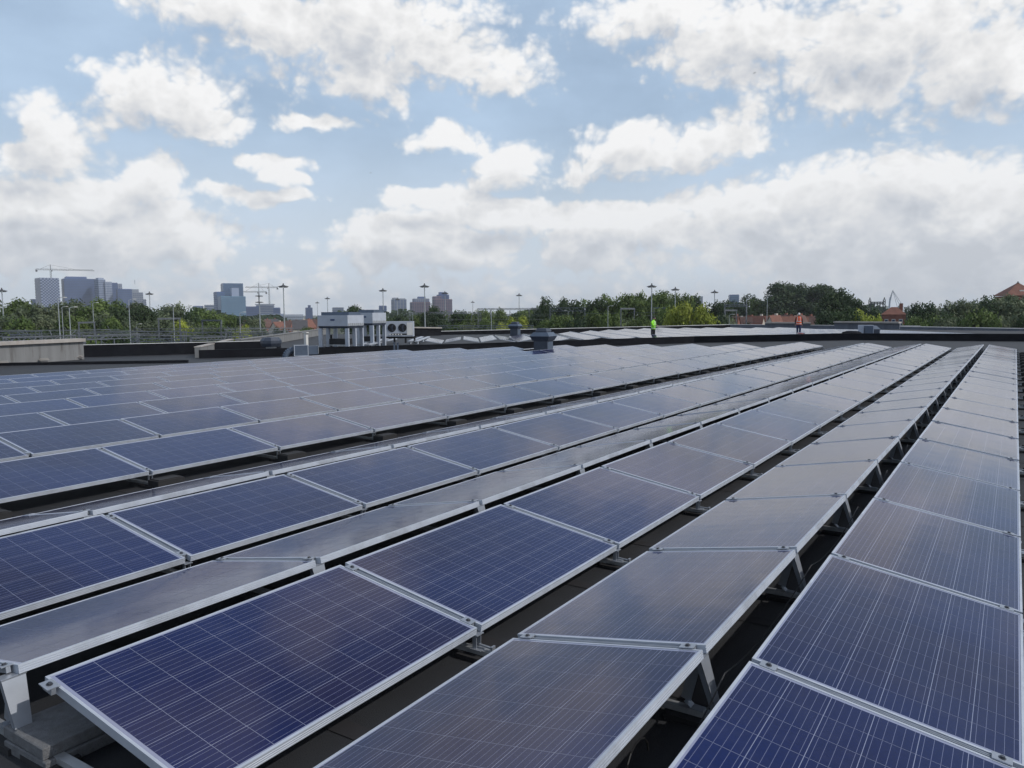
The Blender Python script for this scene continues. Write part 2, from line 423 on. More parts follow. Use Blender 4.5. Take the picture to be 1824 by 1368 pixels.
for idx, (d_, row, k, M) in enumerate(sorted(near, key=lambda t: (t[1], t[2]))):
    o = empty('solar_panel', (0, 0, 0))
    place(o, M)
    a = ROWS[row][2]
    tag(o, '%s panel from the near end, %s' % (ORD[k-a], ROWNAME[row]), 'solar panel', 'blue solar panels in rows on the flat roof')
    link('frame', ME_FRAME, o); link('backsheet', ME_BACK, o)
    if (row, k) in NEAR_CELLS:
        for i in range(6):
            for j in range(10):
                c = link('solar_cell', ME_CELL, o); c.location = (MX+i*CX, MY+j*CYP, -.002)
    else:
        link('cell_grid', ME_GRID, o, kind='stuff')

def far_panels(name, mats_list, label):
    fb = MB()
    for M in mats_list:
        def T(x, y, z): return tuple(M @ Vector((x, y, z)))
        fb.cur = 0
        fb.add([T(0, 0, 0), T(W, 0, 0), T(W, L, 0), T(0, L, 0), T(0, 0, -FD), T(W, 0, -FD), T(W, L, -FD), T(0, L, -FD)],
               [(0, 1, 2, 3), (7, 6, 5, 4), (0, 4, 5, 1), (1, 5, 6, 2), (2, 6, 7, 3), (3, 7, 4, 0)])
        fb.cur = 1
        e = .016
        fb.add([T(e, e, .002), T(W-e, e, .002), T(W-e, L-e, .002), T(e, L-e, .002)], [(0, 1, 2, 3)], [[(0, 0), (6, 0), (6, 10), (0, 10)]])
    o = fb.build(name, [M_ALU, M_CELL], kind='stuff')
    tag(o, label, 'solar panels')
    return o
far_panels('far_solar_panels', [p[3] for p in far], 'far ends and hidden slopes of the solar panel rows before the black roof wall')

# mounting brackets at every panel junction
def bracket_meshes():
    c, s = math.cos(TILT), math.sin(TILT)
    out = {}
    def tl(x, z): return (x*c-z*s, HL+x*s+z*c)      # tilted local -> bracket frame (x, z)
    # cover rail between the panels, with two grooves
    rb = MB(); wd = .017
    for (x0, x1) in ((.11, W-.11),):
        v = []
        for x in (x0, x1):
            for y, z in ((-wd/2, -.03), (-wd/2, -.0025), (-.003, -.0025), (-.003, -.006), (.003, -.006), (.003, -.0025), (wd/2, -.0025), (wd/2, -.03)):
                px, pz = tl(x, z); v.append((px, y, pz))
        n = 8
        rb.add(v, [(i, (i+1) % n, n+(i+1) % n, n+i) for i in range(n)]+[tuple(range(n-1, -1, -1)), tuple(range(n, 2*n))])
    out['rail'] = rb.mesh('rail', M_ALU2)
    for nm, xc in (('lo', .075), ('hi', W-.075)):
        cb = MB()
        Mx = Matrix(((c, 0, -s, 0), (0, 1, 0, 0), (s, 0, c, HL), (0, 0, 0, 1)))
        cb.box((xc, 0, .004), (.066, .052, .004), M=Mx)
        cb.box((xc, 0, -.012), (.066, .018, .026), M=Mx)
        cl = cb.mesh('clamp', M_ALU2)
        bb = MB(); p0 = Mx @ Vector((xc, 0, .006)); p1 = Mx @ Vector((xc, 0, .014)); bb.tube(p0, p1, .0085, 6)
        p2 = Mx @ Vector((xc, 0, .0061)); bb.tube(p2, Mx @ Vector((xc, 0, .008)), .013, 10)
        out['clamp_'+nm] = (cl, bb.mesh('bolt', mat('dark_bolt', (.08, .085, .10), .4, .6)))
    # tall plate leg under the high edge, leaning out and narrowing to its foot
    xh, zh = tl(W, -FD)
    lb = MB()
    top = [(xh-.012, -.048, zh), (xh-.012, .048, zh), (xh-.006, .048, zh), (xh-.006, -.048, zh)]
    bot = [(xh+.066, -.030, .052), (xh+.066, .030, .052), (xh+.072, .030, .052), (xh+.072, -.030, .052)]
    lb.add(bot+top, [(3, 2, 1, 0), (4, 5, 6, 7), (0, 1, 5, 4), (1, 2, 6, 5), (2, 3, 7, 6), (3, 0, 4, 7)])
    for sy in (-1, 1):   # folded flanges
        lb.add([(xh-.006, sy*.048, zh), (xh+.072, sy*.030, .052), (xh+.046, sy*.030, .052), (xh-.034, sy*.048, zh)], [(0, 1, 2, 3)])
    lb.box((xh-.03, 0, zh-.003), (.055, .10, .005))
    out['leg'] = lb.mesh('leg', M_ALU2)
    # inner strut that bends to a curled foot
    sb = MB()
    pts = [(xh-.035, 0, zh-.01), (xh-.075, 0, .13), (xh-.085, 0, .085), (xh-.055, 0, .058), (xh+.0, 0, .056)]
    for a, b in zip(pts[:-1], pts[1:]): sb.bar(a, b, .046, .005)
    out['strut'] = sb.mesh('strut', M_ALU2)
    # low hook
    hb = MB(); xo, zo = tl(0, -FD)
    hb.box((xo+.012, -.020, (zo+.052)/2), (.024, .005, zo-.052+.0)); hb.box((xo+.012, .020, (zo+.052)/2), (.024, .005, zo-.052))
    hb.box((xo+.012, 0, zo-.0035), (.05, .06, .005)); hb.box((xo+.0, 0, .0560), (.07, .075, .004))
    hb.bar((xo-.004, 0, .075), (xo-.088, 0, .07), .012, .008); hb.box((xo-.09, 0, .072), (.012, .03, .022))
    out['hook'] = hb.mesh('hook', M_ALU2)
    br = MB(); br.box((.49, 0, .040), (1.175, .04, .026)); out['base_rail'] = br.mesh('base_rail', M_GALV)
    rp = MB(); rp.box((.0, 0, .013), (.22, .13, .026)); out['rubber_pad'] = rp.mesh('rubber_pad', M_RUBBER)
    return out
BM = bracket_meshes()
nb = 0
for row in (1, 2, 3, 4, 5, 6, 7, 9, 11, 13):
    xl, y0, a, b = ROWS[row]
    for k in range(a, (b+1) if row < 8 else 12):
        y = y0+k*PIT_Y
        if y < .9 or nb > 290: continue
        p = Vector((xl, y, rz(xl)))
        d = p-CP; q = d.dot(CF)
        u = 912+FPX*d.dot(CR)/max(q, .1)
        if q < .2 or u < -150: continue
        nb += 1
        o = empty('mounting_bracket', p, math.pi if row % 2 else 0,
                  '%s bracket from the near end, %s' % (ORD[k-a], ROWNAME[row]), 'bracket', 'metal mounting brackets between the solar panels')
        (link('rail', BM['rail'], o) if k > a else None)
        for nm in ('lo', 'hi'):
            c = link('clamp', BM['clamp_'+nm][0], o)
            if row < 8: link('bolt', BM['clamp_'+nm][1], c)
        if row < 8:
            (link('leg', BM['leg'], o), link('strut', BM['strut'], o)) if (row, k) != (3, a) else None; link('hook', BM['hook'], o)
            link('base_rail', BM['base_rail'], o); link('rubber_pad', BM['rubber_pad'], o); link('rubber_pad', BM['rubber_pad'], o).location = (.93, 0, 0)

# black ballast blocks on the low side of the outer row and of the seventh row
def block_mesh():
    b = MB(); b.box((0, 0, .05), (.24, .30, .1)); b.box((0, 0, .105), (.20, .26, .012)); b.box((-.16, .05, .045), (.1, .16, .07)); b.box((0, .165, .05), (.05, .03, .07))
    return b.mesh('block', M_RUBBER)
ME_BLOCK = block_mesh()
for k in range(0, 21):
    y = ROWS[1][1]+k*PIT_Y
    o = link('ballast_block', ME_BLOCK); o.location = (.10+.255, y+.12, 0)
    o.rotation_euler = (0, 0, random.uniform(-.03, .03))
    tag(o, '%s black block from the near end along the outer edge of the rightmost row' % ORD[k], 'ballast block', 'black ballast blocks under the panel edges')
for k in range(-1, 19):
    y = ROWS[7][1]+k*PIT_Y
    o = link('ballast_block', ME_BLOCK); o.location = (ROWS[7][0]+.11, y+.10, rz(-7.5)); o.scale = (.75, 1, .9)
    tag(o, '%s black block from the near end along the open roof strip' % ORD[k+1], 'ballast block', 'black ballast blocks under the panel edges')

# stacked pavers at the near left corner
def paver(loc, rzv, label):
    b = MB(); x, y, h = .32, .50, .050; e = .004
    b.frustum((0, 0), (x-2*e, y-2*e), (x, y), 0, e); b.frustum((0, 0), (x, y), (x, y), e, h-e); b.frustum((0, 0), (x, y), (x-2*e, y-2*e), h-e, h)
    o = b.build('concrete_paver', M_PAVER); o.location = loc; o.rotation_euler = (0, 0, rzv)
    tag(o, label, 'paver', 'grey pavers stacked under the corner of the array'); return o
PX, PY = -3.295, 1.705
paver((PX+.012, PY-.004, .0), .015, 'lower grey concrete paver of the two stacked at the near left corner')
paver((PX, PY, .0515), -.01, 'upper grey concrete paver stacked at the near left corner under the bracket')

# cables looping along the ridge gaps
def sag_cable(x, ys, zt, sag, rad, label, wob=.02):
    b = MB(); pts = []
    for y0, y1 in zip(ys[:-1], ys[1:]):
        s_ = sag*random.uniform(.6, 1.3); ph = random.uniform(-wob, wob)
        for i in range(8):
            t = i/8; pts.append((x+ph*math.sin(math.pi*t)*2, y0+(y1-y0)*t, zt-s_*4*t*(1-t)))
    pts.append((x, ys[-1], zt)); b.path(pts, rad, 5)
    return tag(b.build('cable', M_CABLE if rad < .0041 else M_GALV), label, 'cable')
ys = [ROWS[2][1]+k*PIT_Y for k in range(-1, 21)]
sag_cable(-.985, ys, .245, .13, .0035, 'thin black cable looping between the legs in the rightmost ridge gap')
sag_cable(-.965, [y+.4 for y in ys], .20, .10, .003, 'lower thin cable drooping under the rightmost ridge gap')
b = MB(); pts = [(-1.10, 2.55+.10*math.cos(t/12*math.pi*1.7), .14+.085*math.sin(t/12*math.pi*1.7)) for t in range(13)]; b.path(pts, .004, 5)
tag(b.build('cable_loop', M_CABLE), 'small black cable loop hanging under the high edge of the second row', 'cable')
for i, (xa, nm) in enumerate(((-6.9, 'nearer'), (-7.05, 'farther'))):
    b = MB(); pts = [(xa+.03*math.sin(j*1.3+i), 2+j*.9, rz(xa)+.012) for j in range(40)]; b.path(pts, .006, 5)
    tag(b.build('roof_cable', M_CABLE), '%s black cable lying along the open roof strip' % nm, 'cable')

# ------------------------------------------------------------------ second array beyond the black wall
def second_array():
    ms = []
    ang = YAW+R_(-3.3)               # row direction
    D = Vector((math.sin(ang), math.cos(ang), 0)); Rr = Vector((math.cos(ang), -math.sin(ang), 0))
    c, s = math.cos(TILT), math.sin(TILT)
    for i in range(-5, 15):
        for half in (0, 1):
            for k in range(-4, 26):
                lat = i*2.28-.4
                along = 50.5+k*PIT_Y
                
                base = D*along
                xr = lat + (0 if half == 0 else .2)
                # half 0: rises to the ridge from the left, half 1: falls to the right
                hi = Rr*xr
                p = base+hi
                if p.x > -4.5 - 0 and p.y > 60 and False: continue
                if half == 0: X, Y, Z = Rr*c+Vector((0, 0, s)), D.copy(), None; o = base+Rr*(xr-W*c)
                else: X, Y, Z = -Rr*c+Vector((0, 0, s)), -D, None; o = base+D*L+Rr*(xr+W*c)
                Z = X.cross(Y)
                z = max(rz(o.x), -.16)+HL
                o = Vector((o.x, o.y, z))
                # keep clear of the wall and of the far parapet
                if all(inside_second(o+X*i_+Y*j_) for i_ in (0, W) for j_ in (0, L)): ms.append(Matrix(((X.x, Y.x, Z.x, o.x), (X.y, Y.y, Z.y, o.y), (X.z, Y.z, Z.z, o.z), (0, 0, 0, 1))))
    return ms
# the black wall between both roof parts (plan polyline)
WALLP = [(9.0, 53.6), (.5, 53.4), (-8.9, 51.9), (-17.6, 49.3), (-27.3, 38.6), (-36.2, 25.7)]
def wall_y(x):
    for (x1, y1), (x0, y0) in zip(WALLP[:-1], WALLP[1:]):
        if x0 <= x <= x1: return y0+(y1-y0)*(x-x0)/(x1-x0)
    return 54 if x > 0 else 20
def back_y(x): return 88 if x > -8 else 88+(x+8)*.30
def inside_second(o):
    if o.x > 1 or o.x < -33: return False
    d = math.hypot(o.x, o.y)
    u = 912+FPX*(o-CP).dot(CR)/(o-CP).dot(CF)
    if u < 742: return False
    lim = 72 if u < 960 else 84
    if u > 1560: lim = 84-(u-1560)*.06
    return o.y > wall_y(o.x)+.45 and d < lim
far_panels('distant_solar_panels', second_array(), 'pale reflecting field of solar panels on the roof beyond the black wall')

def wall(name, pts, th, h, mt, label, cat='wall', cap=None, capw=.06, caph=.04, zf=rz, capmat=None, base=0.0):
    """wall along a plan polyline, mitred enough for wide angles; cap is a part"""
    root = empty(name, (pts[0][0], pts[0][1], 0), 0, label, cat)
    ox, oy = pts[0]
    def strip(b, off0, off1, z0, z1):
        P = [Vector((x-ox, y-oy)) for x, y in pts]
        Lf, Rt = [], []
        for i, p in enumerate(P):
            a = (P[i]-P[i-1]).normalized() if i else (P[1]-P[0]).normalized()
            c = (P[i+1]-P[i]).normalized() if i < len(P)-1 else a
            t = (a+c).normalized(); nrm = Vector((-t.y, t.x))
            Lf.append(p+nrm*off0); Rt.append(p+nrm*off1)
        vs = []
        for (x, y), l, r_ in zip(pts, Lf, Rt):
            zb = zf(x); vs += [(l.x, l.y, zb+z0), (r_.x, r_.y, zb+z0), (r_.x, r_.y, zb+z1), (l.x, l.y, zb+z1)]
        fs = []
        for i in range(len(pts)-1):
            for j in range(4): fs.append((i*4+j, i*4+(j+1) % 4, i*4+4+(j+1) % 4, i*4+4+j))
        fs += [(3, 2, 1, 0), tuple(4*(len(pts)-1)+j for j in range(4))]
        b.add(vs, fs)
    b = MB(); strip(b, -th/2, th/2, -.05+base, h); b.build('wall_body', mt, root)
    if cap:
        b = MB(); strip(b, -th/2-capw, th/2+capw, h+.002, h+caph); b.build('coping', capmat or cap, root)
    return root
wall('roof_wall', WALLP, .30, .41, M_UPSTAND, 'long low black felted wall crossing the roof behind the panels', cap=M_UPSTAND, capw=.015, caph=.02)
# joints of the felt on the wall: thin laps standing proud
# ------------------------------------------------------------------ left side parapets
zl = lambda x: -.5
pA = at_height(-60, 655, -.5); pB = at_height(146, 640, -.5)
wall('concrete_parapet', [(pA.x, pA.y), (pB.x, pB.y)], .3, .93, M_CONC, 'pale streaked concrete parapet with a thick coping at the left edge', cap=M_CAP, capw=.16, caph=.17, zf=zl)
for i, (u, v) in enumerate(((6, 646), (79, 641), (140, 636))):
    p = at_height(u, v+2, -.42); b = MB()
    b.box((0, 0, .08), (.42, .22, .03)); b.box((0, .04, .0), (.34, .14, .06)); b.box((0, .02, .14), (.38, .10, .02))
    o = b.build('drain_outlet', M_CAP); o.location = (p.x, p.y, -.44); o.rotation_euler[2] = yaw_to_cam(p)
    tag(o, '%s small outlet box from the left at the foot of the concrete parapet' % ORD[i], 'drain', 'outlets at the foot of the concrete parapet')
pA = at_height(149, 636, -.5); pB = at_height(424, 636, -.5)
wall('black_parapet', [(pA.x, pA.y), (pB.x-3, pB.y+5.5)], .3, .66, M_UPSTAND, 'black felted parapet between the concrete parapet and the sloping wall', cap=M_METALCAP, capw=.02, caph=.025, zf=zl)
pA = at_height(-40, 652, -.5); pB = at_height(335, 646, -.5)
wall('roof_kerb', [(pA.x, pA.y), (pB.x, pB.y)], .25, .13, M_UPSTAND, 'low black kerb strip on the bare roof in front of the concrete parapet', cat='kerb', zf=zl)
pA = at_range(352, 625, 45); pB = at_range(412, 617, 58)
wall('grey_parapet', [(pA.x, pA.y), (pB.x, pB.y)], .3, .55, M_CONC, 'short grey wall piece behind the left end of the black wall', cap=M_CAP, capw=.03, caph=.05, zf=zl)
pA = at_range(424, 620, 54); pB = at_range(582, 600, 92)
wall('sloping_parapet', [(pA.x, pA.y), (pB.x, pB.y)], .3, .62, M_CONC, 'stained concrete parapet running back to the grey cooling units', cap=M_CONC, capw=.05, caph=.07, zf=zl)

# far parapets
def far_wall(name, u0, u1, v0, v1, D0, D1, h, mt, label, capm, zb=-.1, caph=.05, capw=.05):
    a = at_range(u0, 560, D0); b = at_range(u1, 560, D1)
    za = at_range(u0, v0, D0).z; zb_ = at_range(u1, v1, D1).z
    slope = lambda x: za+(zb_-za)*(x-a.x)/(b.x-a.x)-h
    return wall(name, [(a.x, a.y), (b.x, b.y)], .4, h, mt, label, cap=capm, capw=capw, caph=caph, zf=slope)
M_BACKW = mat('blue_grey_coated_cladding', (.10, .115, .15), .6, .1, .2, 1.2, stretch=(1, 1, .2), dirt=(.17, .18, .21), dirtscale=2)
far_wall('dark_parapet', 782, 1300, 590.5, 578.5, 84, 97, 1.3, M_UPSTAND, 'thin dark parapet along the far edge of the roof behind the second panel field', M_METALCAP)
far_wall('raised_parapet', 700, 783, 584, 585, 78, 82, 1.6, M_UPSTAND, 'raised black parapet piece with pale coping right of the fan unit', M_CAP, capw=.15, caph=.12)
far_wall('far_parapet', 1301, 1640, 578.5, 581, 97, 96, 1.6, M_BACKW, 'blue grey far parapet behind the worker in the orange vest', M_METALCAP)
far_wall('right_parapet', 1606, 1960, 582, 588, 84, 78, 1.6, M_BACKW, 'streaked blue grey parapet under the trees at the right edge', M_METALCAP)
far_wall('coping_block', 1363, 1444, 576, 576.5, 90, 90, 1.7, M_BACKW, 'raised parapet piece with white coping left of the worker in orange', M_CAP, capw=.25, caph=.14)
far_wall('coping_block', 1488, 1604, 575, 576, 88, 86, 1.8, M_BACKW, 'raised parapet piece with wide pale coping above the grey cabinets', M_CAP, capw=.3, caph=.16)

# ------------------------------------------------------------------ roof equipment
def sq_vent(u, v, D, sc, label, zbase=None):
    p = at_range(u, v, D); zb = rz(p.x) if zbase is None else zbase
    o = empty('roof_vent', (p.x, p.y, zb), yaw_to_cam(p, R_(-24)), label, 'vent')
    b = MB(); b.box((0, 0, .36*sc), (.70*sc, .70*sc, .72*sc)); b.build('duct', M_VENT, o)
    for sx, sy in ((1, 0), (0, -1)):
        b = MB()
        if sx: b.box((.352*sc, 0, .37*sc), (.012*sc, .62*sc, .6*sc))
        else: b.box((0, -.352*sc, .37*sc), (.62*sc, .012*sc, .6*sc))
        b.build('duct_panel', M_VENTL if sx else M_VENT, o)  # right panel takes the lighter tone: sunlight on that side put into the colour
    b = MB(); b.frustum((0, 0), (.80*sc, .80*sc), (1.0*sc, 1.0*sc), .72*sc, .93*sc); b.build('lower_cowl', M_VENT, o)
    b = MB(); b.frustum((0, 0), (1.02*sc, 1.02*sc), (.74*sc, .74*sc), .932*sc, 1.12*sc); b.build('hood', M_VENTL, o)
    b = MB(); b.box((0, 0, 1.15*sc), (.56*sc, .56*sc, .06*sc)); b.frustum((0, 0), (.60*sc, .60*sc), (.46*sc, .46*sc), 1.18*sc, 1.31*sc); b.build('cap', M_VENT, o)
    return o
sq_vent(968, 628, 37.5, 1.0, 'dark slate roof vent stack rising between the solar panels near the middle')
sq_vent(918, 605, 66, .95, 'smaller slate roof vent on the far roof beside the bright green tree', zbase=-.2)

# duct fan with elbow in front of the black wall
p = at_range(530, 630, 42.5); zb = -.5
o = empty('duct_fan', (p.x, p.y, zb), yaw_to_cam(p, R_(8)), 'grey box fan with round elbow duct standing before the black wall', 'fan unit')
b = MB(); b.box((.15, 0, .40), (.70, .60, .56)); b.build('fan_box', M_VENTL, o)
b = MB()
for x in (-.20, .5): b.box((x, -.305, .40), (.035, .02, .58))
b.box((.15, -.305, .675), (.67, .02, .03)); b.box((.15, -.305, .12), (.67, .02, .03)); b.build('corner_profile', M_ALU, o)
b = MB(); b.frustum((.78, 0), (.5, .5), (.5, .5), .18, .62); b.build('outlet_box', M_VENTL, o)
b = MB(); b.box((1.04, 0, .42), (.02, .56, .42)); b.build('grille', M_GALV, o)
b = MB(); pts = [(-.2, 0, .42)]+[(-.2-.42*math.sin(t), 0, .02+.40*math.cos(t)) for t in [i*math.pi/2/7 for i in range(1, 8)]]+[(-.62, 0, -.02)]
for a, c in zip(pts[:-1], pts[1:]): b.tube(a, c, .17, 14)
b.build('elbow_duct', M_VENTL, o)
b = MB(); b.box((.15, 0, .06), (.74, .5, .10)); b.build('base', M_RUBBER, o)

p = at_range(483, 620, 47.5)
o = empty('roof_cowl', (p.x, p.y, -.5), yaw_to_cam(p), 'dark octagonal roof cowl between the sloping wall and the black wall', 'vent')
b = MB(); b.lathe([(.0, .42), (.48, .42), (.60, .62), (.60, .78), (.45, .96), (0, .98)], 8); b.build('cowl', M_VENT, o)
b = MB(); b.tube((0, 0, 0), (0, 0, .43), .3, 12); b.build('pipe', M_GALV, o)
p = at_range(544, 620, 50)
b = MB(); b.box((0, 0, .55), (.10, .12, 1.1)); b.box((.12, 0, .52), (.12, .18, .9)); b.box((.06, 0, 1.12), (.36, .2, .05))
o = b.build('white_post', M_WHITE); o.location = (p.x, p.y, -.45); tag(o, 'white post with a small cabinet left of the grey cooling units', 'post')
for i, u in enumerate((702.5, 708.5)):
    p = at_range(u, 618, 45.2); b = MB(); b.box((0, 0, .24), (.10, .06, .54)); b.box((0, -.02, .50), (.13, .08, .05))
    o = b.build('wall_bracket', M_VENTL); o.location = (p.x, p.y, -.38); o.rotation_euler[2] = yaw_to_cam(p)
    tag(o, ('left' if i == 0 else 'right')+' one of two small grey posts fixed to the black wall below the fan unit', 'post', 'pair of grey posts on the black wall')

# big cooling units on legs
def cooling_unit(u, v, D, wd, dp, zb, hb, ht, rot, label):
    p = at_range(u, v, D)
    o = empty('cooling_unit', (p.x, p.y, zb), yaw_to_cam(p, rot), label, 'cooling unit', 'grey cooling units on tall plate legs')
    b = MB(); b.box((0, 0, (hb+ht)/2), (wd, dp, ht-hb)); b.build('casing', M_CHILL, o)
    b = MB(); b.frustum((0, 0), (wd*.93, dp*.93), (wd*.99, dp*.99), hb-.14, hb-.002); b.build('drip_tray', M_VENT, o)
    b = MB()
    for i in range(8): b.box((wd/2+.012, -dp/2+dp*(i+.5)/8, hb+.10), (.02, dp/8-.06, .16))
    b.build('louvre', M_GALV, o)
    b = MB(); b.box((-.1, dp*.1, ht+.10), (wd*.92, dp*.75, .20)); b.build('top_frame', M_VENTL, o)
    b = MB(); b.box((0, -dp/2-.01, ht-.28), (.30, .02, .10)); b.build('maker_plate', mat('blue_plate', (.03, .06, .16), .5), o)
    for x in (-.5, .5):
        for y in (-.5, 0, .5):
            b = MB(); b.box((x*(wd-.24), y*(dp-.2), (hb-.142)/2), (.24, .12, hb-.142)); b.build('leg', M_CHILL, o)
    b = MB(); b.box((0, 0, .5), (wd*.55, dp*.5, .35)); b.tube((-wd*.3, -.2, .62), (wd*.35, -.2, .62), .05, 8); b.tube((-wd*.38, .1, .0), (-wd*.38, .1, .9), .07, 8); b.build('pipework', M_DARK, o)
    b = MB(); b.box((0, -dp/2+.15, .30), (wd*.9, .06, .05)); b.box((0, dp/2-.15, .30), (wd*.9, .06, .05)); b.build('cross_rail', M_GALV, o)
    return o
cooling_unit(608, 600, 50, 2.15, 1.85, -.42, 1.47, 2.13, R_(-33), 'grey cooling unit on plate legs, left and nearer of the two')
cooling_unit(662, 598, 54.5, 1.30, 1.7, -.42, 1.57, 2.28, R_(-33), 'paler cooling unit on plate legs, right one beside the twin fan unit')
p = at_range(710, 600, 57)
o = empty('twin_fan_unit', (p.x, p.y, -.32), yaw_to_cam(p, R_(-6)), 'silver condenser with two round black fans right of the cooling units', 'condenser')
b = MB(); b.box((0, 0, 1.02), (2.2, .95, 1.08)); b.build('casing', M_CHILL, o)
for x in (-.42, .34):
    b = MB(); b.tube((x, -.477, 1.10), (x, -.50, 1.10), .30, 24); b.build('fan_ring', M_DARK, o)
    b = MB()
    for k in range(5):
        t = k*2*math.pi/5; b.bar((x+.05*math.cos(t), -.51, 1.10+.05*math.sin(t)), (x+.24*math.cos(t), -.515, 1.10+.24*math.sin(t)), .10, .01)
    b.tube((x, -.505, 1.1), (x, -.53, 1.1), .06, 10); b.build('fan', M_VENT, o)
b = MB(); b.box((.86, -.485, 1.02), (.42, .02, .9)); b.build('service_door', M_WHITE, o)
b = MB(); b.box((.1, -.482, .64), (1.1, .014, .10)); b.build('vent_slot', M_DARK, o)
b = MB()
for k in range(5): b.tube((-.55+k*.2, -.49, .62), (-.55+k*.2, -.52, .62), .055, 10)
b.build('pipe_stub', M_WHITE, o)
b = MB(); b.box((0, -.3, .40), (2.5, .1, .12)); b.box((0, .3, .40), (2.5, .1, .12)); b.build('support_beam', M_DARK, o)
for x in (-1.1, -.3, .5, 1.15):
    for y in (-.3, .3):
        b = MB(); b.box((x, y, .17), (.07, .07, .34)); b.build('leg', M_DARK, o)
# cable trays and pipes on the gravel between the units
for i, (u0, v0, u1, v1) in enumerate(((640, 614, 690, 603), (655, 614, 705, 603.5), (728, 608, 752, 600), (741, 608, 764, 600))):
    a = at_height(u0, v0, -.2); c = at_height(u1, v1, -.2); b = MB(); b.bar((0, 0, 0), (c.x-a.x, c.y-a.y, 0), .22, .08)
    for t in (.1, .5, .9): b.box(((c.x-a.x)*t, (c.y-a.y)*t, -.13), (.12, .12, .2))
    o = b.build('cable_tray', M_ALU); o.location = a
    tag(o, ['leftmost pale cable tray running back under the twin fan unit', 'second pale cable tray running back under the twin fan unit', 'left tray of the pair on the roof right of the twin fan unit', 'right tray of the pair on the roof right of the twin fan unit'][i], 'cable tray', 'pale cable trays on the far roof')

# grey cabinets beyond the wall, right
p = at_range(1542, 590, 56.5)
o = empty('roof_cabinet', (p.x, p.y, rz(p.x)), yaw_to_cam(p, R_(4)), 'larger grey equipment cabinet on the roof right of the orange vest worker', 'cabinet')
b = MB(); b.box((0, 0, .47), (.92, .55, .78)); b.build('casing', M_CHILL, o)
b = MB(); b.box((.14, -.285, .5), (.56, .02, .62)); b.build('door', M_VENTL, o)
b = MB(); b.box((-.1, -.30, .52), (.08, .02, .3)); b.build('handle_panel', M_VENT, o)
b = MB(); b.box((0, 0, .04), (.8, .5, .08)); b.build('plinth', M_RUBBER, o)
p = at_range(1559.5, 590, 56.8)
o = empty('roof_cabinet', (p.x, p.y, rz(p.x)), yaw_to_cam(p, R_(4)), 'smaller grey cabinet with sloping lid next to the larger one', 'cabinet')
b = MB(); b.prism([(-.26, .1), (.26, .1), (.26, .62), (.05, .80), (-.26, .80)], -.22, .22, 'y'); b.build('casing', M_CHILL, o)
b = MB(); b.box((.03, -.235, .42), (.40, .02, .34)); b.build('door', M_VENT, o)
b = MB(); b.box((0, 0, .05), (.4, .4, .10)); b.build('plinth', M_WHITE, o)
p = at_range(1697, 594.5, 70); b = MB(); b.box((0, 0, 0), (.5, .3, .05)); b.box((0, 0, -.05), (.4, .2, .06))
o = b.build('roof_slab', M_WHITE); o.location = (p.x, p.y, p.z); tag(o, 'small white slab on the roof before the streaked right parapet', 'slab')
p = at_range(1517, 596, 55); b = MB(); b.lathe([(.0, .16), (.3, .15), (.55, .08), (.62, 0)], 14)
o = b.build('roof_dome', M_UPSTAND); o.location = (p.x, p.y, .36); tag(o, 'low black dome on top of the black wall left of the cabinets', 'dome')

# ------------------------------------------------------------------ people
M_SKIN = mat('skin', (.42, .26, .19), .55); M_HAIR = mat('black_hair', (.010, .009, .009), .6)
M_HIVIS = mat('high_visibility_lime', (.30, .80, .03), .6, 0, .08); M_ORANGE = mat('high_visibility_orange', (.85, .12, .03), .6, 0, .08)
M_REFL = mat('reflective_tape', (.62, .66, .62), .35, .2); M_TROU = mat('black_trousers', (.012, .013, .018), .8); M_NAVY = mat('navy_work_trousers', (.018, .028, .085), .8)
M_DARKTOP = mat('dark_maroon_sweater', (.035, .012, .014), .8); M_BOOT = mat('dark_boot', (.015, .014, .013), .6)
def skin_obj(name, verts, edges, radii, mt, parent):
    me = bpy.data.meshes.new(name); me.from_pydata(verts, edges, []); me.materials.append(mt)
    o = link(name, me, parent)
    md = o.modifiers.new('skin', 'SKIN'); md.use_smooth_shade = True
    if not me.skin_vertices: me.attributes.new('skin', 'FLOAT', 'POINT') if False else None
    sv = me.skin_vertices[0].data if me.skin_vertices else None
    if sv:
        for i, rr in enumerate(radii):
            sv[i].radius = rr if isinstance(rr, tuple) else (rr, rr); sv[i].use_root = (i == 0)
    ss_ = o.modifiers.new('sub', 'SUBSURF'); ss_.levels = 2; ss_.render_levels = 2
    return o
def loft(name, rings, mt, parent, n=14, capends=True):
    b = MB(); vs = []
    for (cx, cy, z, a, c) in rings:
        for i in range(n):
            t = 2*math.pi*i/n; vs.append((cx+a*math.cos(t), cy+c*math.sin(t), z))
    fs = [(j*n+i, j*n+(i+1) % n, (j+1)*n+(i+1) % n, (j+1)*n+i) for j in range(len(rings)-1) for i in range(n)]
    if capends: fs += [tuple(range(n-1, -1, -1)), tuple((len(rings)-1)*n+i for i in range(n))]
    b.add(vs, fs); return b.build(name, mt, parent, smooth=True)
